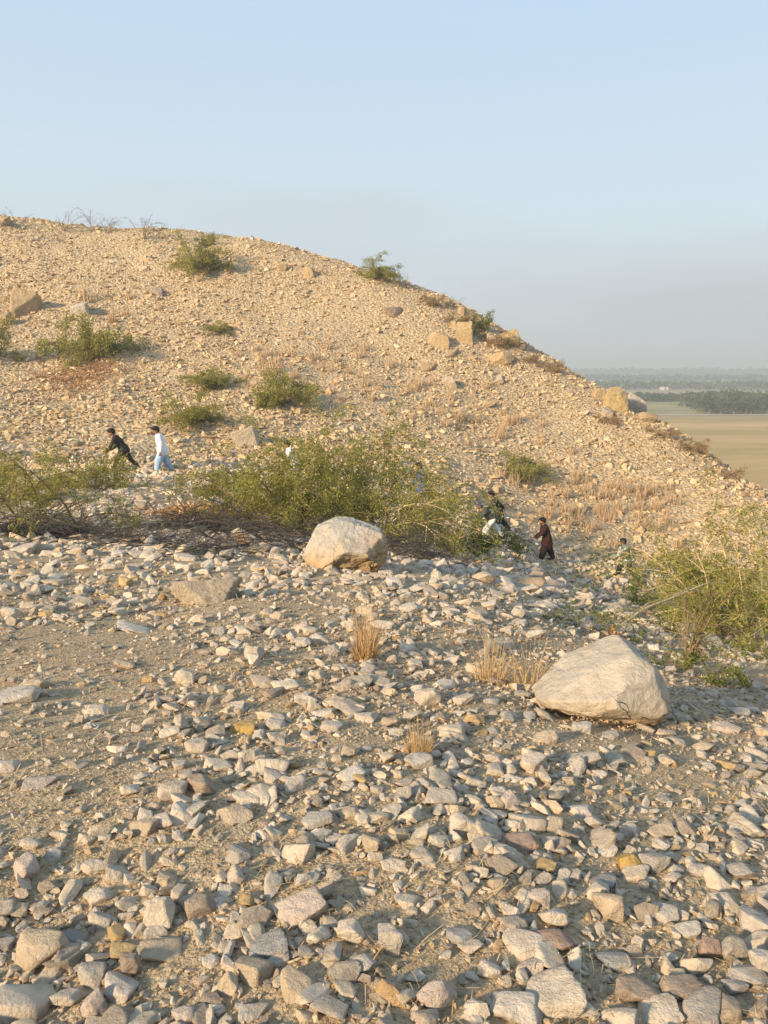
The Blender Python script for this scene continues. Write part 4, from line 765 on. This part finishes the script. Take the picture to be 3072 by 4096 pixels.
def person(loc, face, label, top, bottom, lean=12, head=8, armL=(25, 30), armR=(-20, 25), legL=(24, 10), legR=(-22, 18), hem=0.50, baggy=1.0, height=1.70, cap=None, vest=None, beard=False, spread=0.0):
    def rot(v, a): return np.array([v[0] * math.cos(a) + v[2] * math.sin(a), v[1], -v[0] * math.sin(a) + v[2] * math.cos(a)])
    ln = R(lean); pel = np.array([0, 0, .92]); up = lambda x, y, z: pel + rot(np.array([x, y, z]), ln)
    chest, neck, hd = up(0, 0, .33), up(.01, 0, .53), up(.03, 0, .53) + rot(np.array([.025, 0, .155]), ln * .3 + R(head) * .3)
    J = {}
    for s, (sw, be), (hp_, kn) in ((1, armL, legL), (-1, armR, legR)):
        sh = up(.0, .185 * s, .46); a = ln * .5 - R(sw); el = sh + rot(np.array([0, .03 * s + spread * s, -.29]), a); wr = el + rot(np.array([0, .01 * s, -.26]), a - R(be)); ha = wr + rot(np.array([.01, 0, -.09]), a - R(be) - .1)
        hi = pel + np.array([0, .085 * s, -.02]); kne = hi + rot(np.array([0, .02 * s, -.43]), -R(hp_)); an = kne + rot(np.array([0, 0, -.42]), -R(hp_) + R(kn)); J[s] = (sh, el, wr, ha, hi, kne, an, a - R(be))
    dz = min(J[1][6][2], J[-1][6][2]) - .07
    body = Acc(); ellip(body, hd, (.098, .076, .122), R(head)); ellip(body, hd + rot(np.array([.045, 0, -.055]), R(head)), (.055, .052, .062)); capsule(body, neck - np.array([0, 0, .04]), hd - np.array([.02, 0, .05]), .055, .05)
    fr = lambda v: hd + rot(np.array(v, float), R(head)); ellip(body, fr((.105, 0, -.02)), (.022, .014, .026)); ellip(body, fr((.092, 0, .018)), (.016, .05, .012)); ellip(body, fr((.09, 0, -.075)), (.018, .026, .012)); [ellip(body, fr((-.005, .078 * s, -.01)), (.018, .012, .032)) for s in (1, -1)]
    capsule(body, pel, chest, .12, .14, sy=1.2); capsule(body, chest, neck - np.array([0, 0, .05]), .13, .07, sy=1.3)
    cl = Acc(); tr = Acc()
    for z0, z1, r0, r1, acc in ((-.06, .12, .155, .145, cl), (.12, .30, .145, .155, cl), (.30, .44, .155, .13, cl)): capsule(acc, up(0, 0, z0), up(0, 0, z1), r0, r1, 16, 1.2)
    capsule(cl, up(0, .10, .455), up(0, -.10, .455), .085, .085); capsule(cl, up(.01, 0, .44), neck - np.array([0, 0, .02]), .09, .066)
    mid = (J[1][5] + J[-1][5]) / 2; hemc = pel * (1 - hem / .45) + (mid) * (hem / .45) if hem > 0 else pel
    if hem > .12:
        capsule(cl, pel + np.array([0, 0, .02]), hemc + np.array([-.02, 0, .05]), .165, .19, 16, 1.15)
        for s in (1, -1): hi, kne = J[s][4], J[s][5]; capsule(cl, hi, hi + (kne - hi) * (hem / .45), .13, .125)
    for s in (1, -1):
        sh, el, wr, ha, hi, kne, an, aa = J[s]
        capsule(body, sh, el, .05, .042); capsule(body, el, wr, .04, .028); capsule(body, hi, kne, .085, .058); capsule(body, kne, an, .055, .04)
        ellip(body, ha - (ha - wr) * .35, (.022, .042, .05), -aa if False else aa)
        for q in range(4):
            b0 = ha + np.array([0, (-.028 + .019 * q), 0]); L = (.062, .075, .070, .055)[q]; m1 = b0 + rot(np.array([0, 0, -L * .6]), aa - .25); m2 = m1 + rot(np.array([0, 0, -L * .5]), aa - .7); capsule(body, b0, m1, .010, .009, 8); capsule(body, m1, m2, .009, .008, 8)
        t0 = wr + (ha - wr) * .4 + np.array([.018, 0, 0]); t1 = t0 + rot(np.array([.035, 0, -.03]), aa); capsule(body, t0, t1, .012, .010, 8); capsule(body, t1, t1 + rot(np.array([.012, 0, -.028]), aa), .010, .009, 8)
        capsule(cl, sh, el, .078, .068); capsule(cl, el, wr, .066, .05)
        capsule(tr, hi, kne, .115, .095 * baggy); capsule(tr, kne, an + np.array([0, 0, .03]), .10 * baggy, .062 * baggy)
        capsule(body, an, an + np.array([0, 0, -.03]), .036, .034)
    capsule(tr, pel + np.array([0, .05, -.02]), pel + np.array([0, -.05, -.02]), .135, .135)
    e = obj('person', None, loc=Vector(loc) , rot=(0, 0, face), scale=(1.13 * height / 1.70, 1.13 * height / 1.70, height / 1.70), label=label, cat='person')
    off = (0, 0, -dz)
    bd = obj('body', remesh(body, .018, M_SKIN, 'body', 2), e, off); obj('tunic', remesh(cl, .024, top, 'tunic', 4), e, off); obj('trousers', remesh(tr, .024, bottom, 'trousers', 4), e, off)
    hr = Acc(); ellip(hr, fr((-.022, 0, .052)), (.118, .102, .110)); ellip(hr, fr((.045, 0, .088)), (.078, .084, .056)); ellip(hr, fr((-.065, 0, -.01)), (.062, .084, .085)); obj('hair', remesh(hr, .012, cap or M_HAIR, 'hair', 1), e, off)
    if beard: b_ = Acc(); ellip(b_, fr((.055, 0, -.098)), (.048, .052, .036)); ellip(b_, fr((.015, 0, -.07)), (.04, .068, .045)); obj('beard', remesh(b_, .01, M_HAIR, 'beard', 1), bd)
    if vest:
        v_ = Acc(); capsule(v_, up(0, 0, .02), up(0, 0, .30), .168, .17, 16, 1.18); capsule(v_, up(0, 0, .30), up(0, 0, .43), .168, .12, 16, 1.1); obj('waistcoat', remesh(v_, .02, vest, 'waistcoat', 2), e, off)
    for s in (1, -1):
        an = J[s][6]; sh_ = Acc(); capsule(sh_, an + np.array([-.03, 0, -.045]), an + np.array([.15, 0, -.05]), .042, .036, 10, 1.0); obj('shoe', remesh(sh_, .012, M_SHOE, 'shoe', 1), e, off)
    for s in (1, -1):
        ey = Acc(); ellip(ey, fr((.088, .032 * s, .004)), (.010, .014, .008)); obj('eye', ey.mesh('eye', M_HAIR, True), bd)
    return e
PI = math.pi
def feet(px, py, Y): return gat(px, py, Y)
person(feet(500, 1880, 28), PI + .25, 'man in black jacket bending forward behind the low olive bush', cloth('black_cloth', (0.012, 0.011, 0.010), (0.04, 0.036, 0.03)), cloth('black_trouser', (0.012, 0.011, 0.011)), lean=30, head=12, armL=(40, 10), armR=(10, 55), legL=(30, 10), legR=(-24, 14), hem=.14, baggy=.85)
person(feet(655, 1890, 28), PI + .35, 'man in white tunic and pale blue trousers walking after the man in black', cloth('white_cloth', (0.62, 0.66, 0.74), (0.75, 0.78, 0.83)), cloth('pale_blue_cloth', (0.24, 0.37, 0.55), (0.42, 0.55, 0.70)), lean=12, head=14, armL=(-4, 18), armR=(4, 12), legL=(20, 10), legR=(-14, 8), hem=.20, baggy=1.35)
person(feet(1172, 1915, 28.5), PI + .2, 'person in white seen through the top of the wide bush', cloth('plain_white_cloth', (0.70, 0.70, 0.68)), cloth('plain_white_trouser', (0.62, 0.63, 0.62)), lean=12, hem=.4, baggy=1.1)
person(feet(1690, 2035, 29.5), PI + .1, 'person in bright blue tunic behind the branches of the arching bush', cloth('blue_cloth', (0.035, 0.10, 0.46), (0.06, 0.15, 0.58)), cloth('dull_blue_trouser', (0.16, 0.18, 0.36)), lean=8, hem=.4, baggy=1.0)
person(feet(1992, 2085, 29.0), PI + .15, 'dark-clothed walker swinging one arm behind the dark green bush', cloth('dark_green_cloth', (0.012, 0.013, 0.012), (0.03, 0.032, 0.026)), cloth('dark_trouser', (0.02, 0.02, 0.02)), lean=20, armL=(45, 40), armR=(-45, 15), hem=.42, baggy=1.1)
person(feet(1965, 2150, 27.5), PI + .3, 'stooping person in white trousers and blue cap below the dark-clothed walker', cloth('dull_shirt', (0.05, 0.055, 0.042), (0.10, 0.105, 0.085)), cloth('white_trouser', (0.66, 0.66, 0.62)), lean=42, head=10, armL=(60, 20), armR=(20, 30), legL=(35, 15), legR=(-30, 8), hem=.12, cap=cloth('blue_cap', (0.02, 0.04, 0.20)))
person(feet(2185, 2236, 29.0), PI + .12, 'bearded man in dark brown tunic stretching one arm out on the path', cloth('brown_cloth', (0.030, 0.010, 0.007), (0.045, 0.016, 0.010)), cloth('brown_trouser', (0.016, 0.008, 0.006)), lean=14, head=2, armL=(38, 28), armR=(14, 45), legL=(17, 4), legR=(-15, 6), hem=.36, baggy=1.4, beard=True)
person(feet(2497, 2335, 30.0), PI / 2 + .5, 'person in white top and dark waistcoat among green leaves in the gully', cloth('white_print', (0.50, 0.51, 0.48), (0.16, 0.17, 0.15), 22), cloth('black_cloth_trouser', (0.015, 0.015, 0.016)), lean=10, hem=.14, armL=(15, 40), armR=(10, 35), vest=cloth('olive_vest', (0.09, 0.085, 0.05)))

# ------------------------------------------------------------------ trees on the plain
def far_tree_mesh(seed, h=6.5, w=6.0, n=900):
    r = np.random.default_rng(seed); cc = r.normal(0, 1, (11, 3)); cc /= np.linalg.norm(cc, axis=1)[:, None]; cc = cc * r.uniform(.3, .75, (11, 1)) * [w / 2, w / 2, h * .32] + [0, 0, h * .58]
    k = r.integers(0, 11, n); d = r.normal(size=(n, 3)); d /= np.linalg.norm(d, axis=1)[:, None]; V, F = leaves(r, cc[k] + d * r.uniform(.5, 1, (n, 1)) * [w * .24, w * .24, h * .19], d, .75, .7, .15)
    st = Acc(); P, _ = grow(r, (0, 0, -.2), (0, 0, 1), h * .55, 5, .06, 0); tube(st, P, .22, .10, 6)
    for q in range(5):
        a = r.uniform(0, 6.3); B, _ = grow(r, P[2 + q % 3], (math.cos(a), math.sin(a), .9), h * .35, 4, .1, 0); tube(st, B, .09, .03, 4)
    return st.mesh('trunk', M_BARK, True), mk('crown', V, F, M_FARLEAF)
FT = [far_tree_mesh(s) for s in (1, 2, 3)]
r4 = np.random.default_rng(21)
def far_tree(x, y, s, label, group, sq=1.0):
    e = obj('tree', None, loc=(x, y, PZ), rot=(0, 0, r4.uniform(0, 6)), scale=(s * sq, s * sq, s), label=label, cat='tree', group=group); q = FT[int(r4.integers(3))]; obj('trunk', q[0], e); obj('crown', q[1], e)
for i in range(26):
    x = 115 + 4.0 * i + r4.normal(0, .8); far_tree(x, 273 + r4.normal(0, 1.2), r4.uniform(.75, 1.1), 'roadside orchard tree on the plain', 'orchard edge trees')
for i in range(14):
    x = 100 + 4.6 * i + r4.normal(0, 1); far_tree(x, 374 + r4.uniform(3, 8), r4.uniform(.55, 1.0), 'hedge line tree beyond the pale green field', 'hedge line trees', 1.2)
def wood(name, x0, x1, y0, y1, n, h, label, size=1.3, seed=0, left=None, lift=0):
    r = np.random.default_rng(seed); X = r.uniform(x0, x1, n); Y = r.uniform(y0, y1, n); k = np.ones(n, bool) if left is None else X > left(Y); X, Y = X[k], Y[k]; n = len(X)
    top = h * (.75 + .25 * vn(np.c_[X / 5, Y / 5], seed) + .12 * vn(np.c_[X / 2, Y / 2], seed + 3)); Z = PZ + lift + top * r.uniform(.0, 1, n) ** .5; V, F = leaves(r, np.c_[X, Y, Z], r.normal(size=(n, 3)), size, .7, .3)
    obj(name, mk(name, V, F, M_FARLEAF), label=label, cat='wood', kind='stuff')
wood('orchard', 113, 330, 276, 345, 34000, 6.8, 'dense orchard reading as one green mass beyond the road', 1.3, 5, lambda Y: 113 + (Y - 276) * .25)
wood('hedge', 70, 190, 374, 386, 9000, 4.2, 'long hedge line beyond the pale green field', 1.2, 6)
wood('treeline', 150, 900, 600, 640, 9000, 7, 'distant line of trees on the hazy plain', 2.6, 7)
wood('treeline', 200, 1400, 950, 1010, 9000, 10, 'farther line of trees fading into haze', 4.2, 8)
wood('treeline', 250, 2400, 1500, 1600, 9000, 16, 'faintest line of trees near the horizon', 7, 9, lift=3)

M_WALL = plain_material('white_wall', [(0.3, (0.50, 0.47, 0.42)), (0.7, (0.60, 0.57, 0.52))], 0.3)
M_DOOR = plain_material('dark_door', [(0.3, (0.08, 0.07, 0.06)), (0.7, (0.12, 0.10, 0.09))], 0.5)
BX = [(0, 1, 3, 2), (4, 6, 7, 5), (0, 4, 5, 1), (2, 3, 7, 6), (0, 2, 6, 4), (1, 5, 7, 3)]
def bx(x0, x1, y0, y1, z0, z1): return [(x, y, z) for x in (x0, x1) for y in (y0, y1) for z in (z0, z1)]
for x, y, w, lab in ((215, 598, 4.5, 'small white farmhouse beside the distant line of trees'), (415, 880, 6, 'white farmhouse far out on the hazy plain'), (470, 930, 9, 'long white farm building nearest the faint tree line')):
    e = obj('farmhouse', None, loc=(x, y, PZ), label=lab.replace('nearest', 'before'), cat='house', group='white farmhouses on the plain')
    obj('wall', mk('wall', bx(-w / 2, w / 2, -3, 3, -2, 2.0), BX, M_WALL), e); obj('roof', mk('roof', bx(-w / 2 - .4, w / 2 + .4, -3.4, 3.4, 2.0, 2.3), BX, M_WALL), e); obj('door', mk('door', bx(-.6, .6, -3.06, -3.0, 0, 1.6), BX, M_DOOR), e)
# ------------------------------------------------------------------ the dusty air
def haze():
    x0, x1, y0, y1, z0, z1 = -3400, 5400, -1400, 7700, float(min(Zg.min(), gz.min())) - 1.0, 26.0
    V = [(x, y, z) for x in (x0, x1) for y in (y0, y1) for z in (z0, z1)]
    F = [(0, 1, 3, 2), (4, 6, 7, 5), (0, 4, 5, 1), (2, 3, 7, 6), (0, 2, 6, 4), (1, 5, 7, 3)]
    m = bpy.data.materials.new('haze'); m.use_nodes = True; t = m.node_tree; t.nodes.clear(); o_ = N(t, 'ShaderNodeOutputMaterial'); v = N(t, 'ShaderNodeVolumePrincipled')
    v.inputs['Color'].default_value = (0.66, 0.72, 0.78, 1); v.inputs['Density'].default_value = 0.0011; v.inputs['Anisotropy'].default_value = 0.2
    t.links.new(v.outputs[0], o_.inputs['Volume'])
    obj('haze', mk('haze', V, F, m), label='pale dusty haze hanging over the plain', cat='haze', kind='stuff')
haze()
